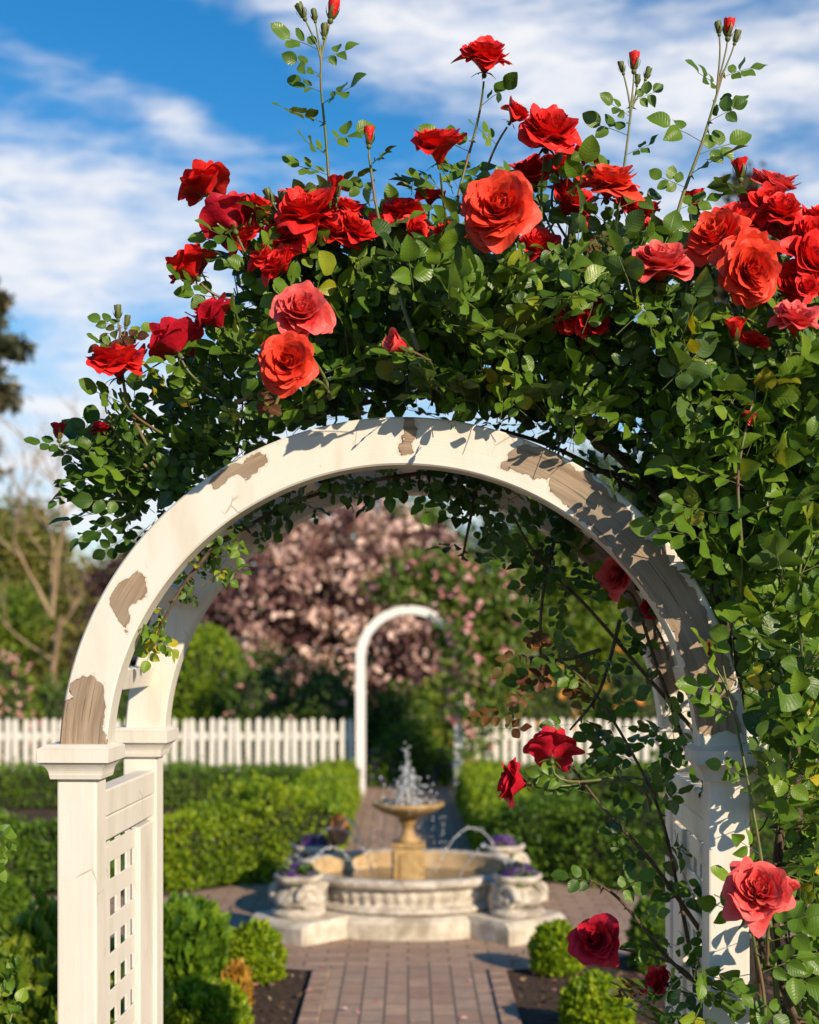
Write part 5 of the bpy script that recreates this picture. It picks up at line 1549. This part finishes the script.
# terracotta shell spouts at the back corners of the basin
def shell(pos, face):
    g = Geo()
    f_ = nrm(face); x_ = nrm(np.cross(f_, [0, 0, 1.0])); y_ = np.cross(x_, f_)
    v = []; nr, na = 9, 36
    for i in range(nr):
        q = i / (nr - 1)
        for k in range(na):
            a_ = k * 2 * math.pi / na
            rr = q * (1 + .05 * abs(math.sin(a_ * 7)))
            v.append(np.array(pos) + x_ * rr * .075 * math.cos(a_) + y_ * rr * .095 * math.sin(a_) - f_ * .06 * (1 - q * q))
    i = np.arange(nr - 1)[:, None]; k = np.arange(na)[None, :]
    f = np.stack([i * na + k, i * na + (k + 1) % na, (i + 1) * na + (k + 1) % na, (i + 1) * na + k], -1).reshape(-1, 4)
    g.add(v, f); v2 = np.array(v) - f_ * .012; g.add(v2, f[:, ::-1])
    tube(g, [np.array(pos) - f_ * .065, np.array(pos) - f_ * .09 - np.array([0, 0, .14])], [.03, .04], 10)
    return g.build('shell_spout', M['terracotta'], ft, True)
shell((-.415, .50, .44), (.75, -.75, .15))

# water: the centre jet and the arcs from the corners
drop = bmesh.new(); bmesh.ops.create_icosphere(drop, subdivisions=1, radius=1)
DV = np.array([tuple(v.co) for v in drop.verts]); DF = np.array([[v.index for v in f.verts] for f in drop.faces]); drop.free()
def drops(g, P, rad):
    for p, r in zip(P, rad): g.add(DV * r * np.array([1, 1, 1.35]) + np.asarray(p), DF)
g = Geo()
for k in range(15):
    a_ = rng.uniform(0, 6.28); v0 = rng.uniform(.03, .10); hh = rng.uniform(.06, .20) if k else .31
    ts = np.linspace(0, 1, 12)
    P = np.stack([np.cos(a_) * v0 * ts, np.sin(a_) * v0 * ts, .66 + hh * (1 - (1 - 1.7 * ts) ** 2) / 1.0 * (1 if True else 1)], -1)
    P[:, 2] = np.maximum(P[:, 2], .66)
    tube(g, P[:7], np.linspace(.006, .003, 7), 5)
    drops(g, P[5:] + rng.normal(0, .008, (7, 3)), rng.uniform(.003, .007, 7))
q = rng.normal(0, 1, (170, 3)) * np.array([.065, .065, .05]) + np.array([0, 0, .71]); q[:, 2] = np.maximum(q[:, 2], .66)
drops(g, q, rng.uniform(.003, .008, 170))
q = rng.normal(0, 1, (26, 3)) * np.array([.010, .010, .07]) + np.array([0, 0, .88]); drops(g, q, rng.uniform(.003, .006, 26))
# ring of drips round the bowl rim
for k in range(16):
    a_ = k * 2 * math.pi / 16 + rng.uniform(-.1, .1)
    z = .65 - rng.random(9) * .40
    drops(g, np.stack([.212 * np.cos(a_) + rng.normal(0, .004, 9), .212 * np.sin(a_) + rng.normal(0, .004, 9), z], -1), rng.uniform(.002, .005, 9))
tag(g.build('water_jet', M['water'], ft, True), kind='stuff')
for (p0, p1, hh) in [((-.55, -.50, .35), (-.25, -.25, .23), .16), ((.55, -.50, .35), (.28, -.22, .23), .16), ((.52, .45, .36), (.16, .15, .23), .17),
                     ((-.55, .45, .40), (-.20, .2, .23), .14), ((-.42, .5, .47), (-.22, .20, .23), .13)]:
    ts = np.linspace(0, 1, 24)[:, None]
    P = np.array(p0) * (1 - ts) + np.array(p1) * ts
    P[:, 2:3] += 4 * hh * ts * (1 - ts)
    g = Geo(); tube(g, P, np.linspace(.0038, .0018, 24), 6)
    drops(g, P[4:] + rng.normal(0, .009, (20, 3)), rng.uniform(.003, .0065, 20))
    g.build('water_arc', M['water'], ft, True)

# litter on the beds
g = Geo()
n_ = 5200
P = np.stack([rng.uniform(-3.5, 3.5, n_), rng.uniform(4.6, 7.6, n_), rng.uniform(0, .012, n_)], -1)
P = P[np.abs(P[:, 0]) > .50]
cloud(g, SMALL_LEAF, P, rng.normal(0, 1, (len(P), 3)) * np.array([1, 1, .3]), rng.normal(0, .5, (len(P), 3)) + np.array([0, 0, 1.0]), rng.uniform(.012, .05, len(P)), rng.random(len(P)))
tag(g.build('leaf_litter', m_leaf('dry_litter', [(0, (.03, .018, .01)), (.5, (.09, .055, .03)), (.85, (.17, .11, .06)), (1, (.30, .22, .13))], 0, .9)), kind='stuff')
g = Geo()
P = np.stack([rng.uniform(-.9, .9, 60), rng.uniform(5.0, 9.5, 60), np.full(60, .016)], -1)
cloud(g, SMALL_LEAF, P, rng.normal(0, 1, (60, 3)) * np.array([1, 1, .2]), rng.normal(0, .3, (60, 3)) + np.array([0, 0, 1.0]), rng.uniform(.02, .04, 60), rng.random(60))
tag(g.build('fallen_petals', M['dot_pink']), kind='stuff')
print('leaves', len(leafP), 'objects', len(bpy.data.objects))
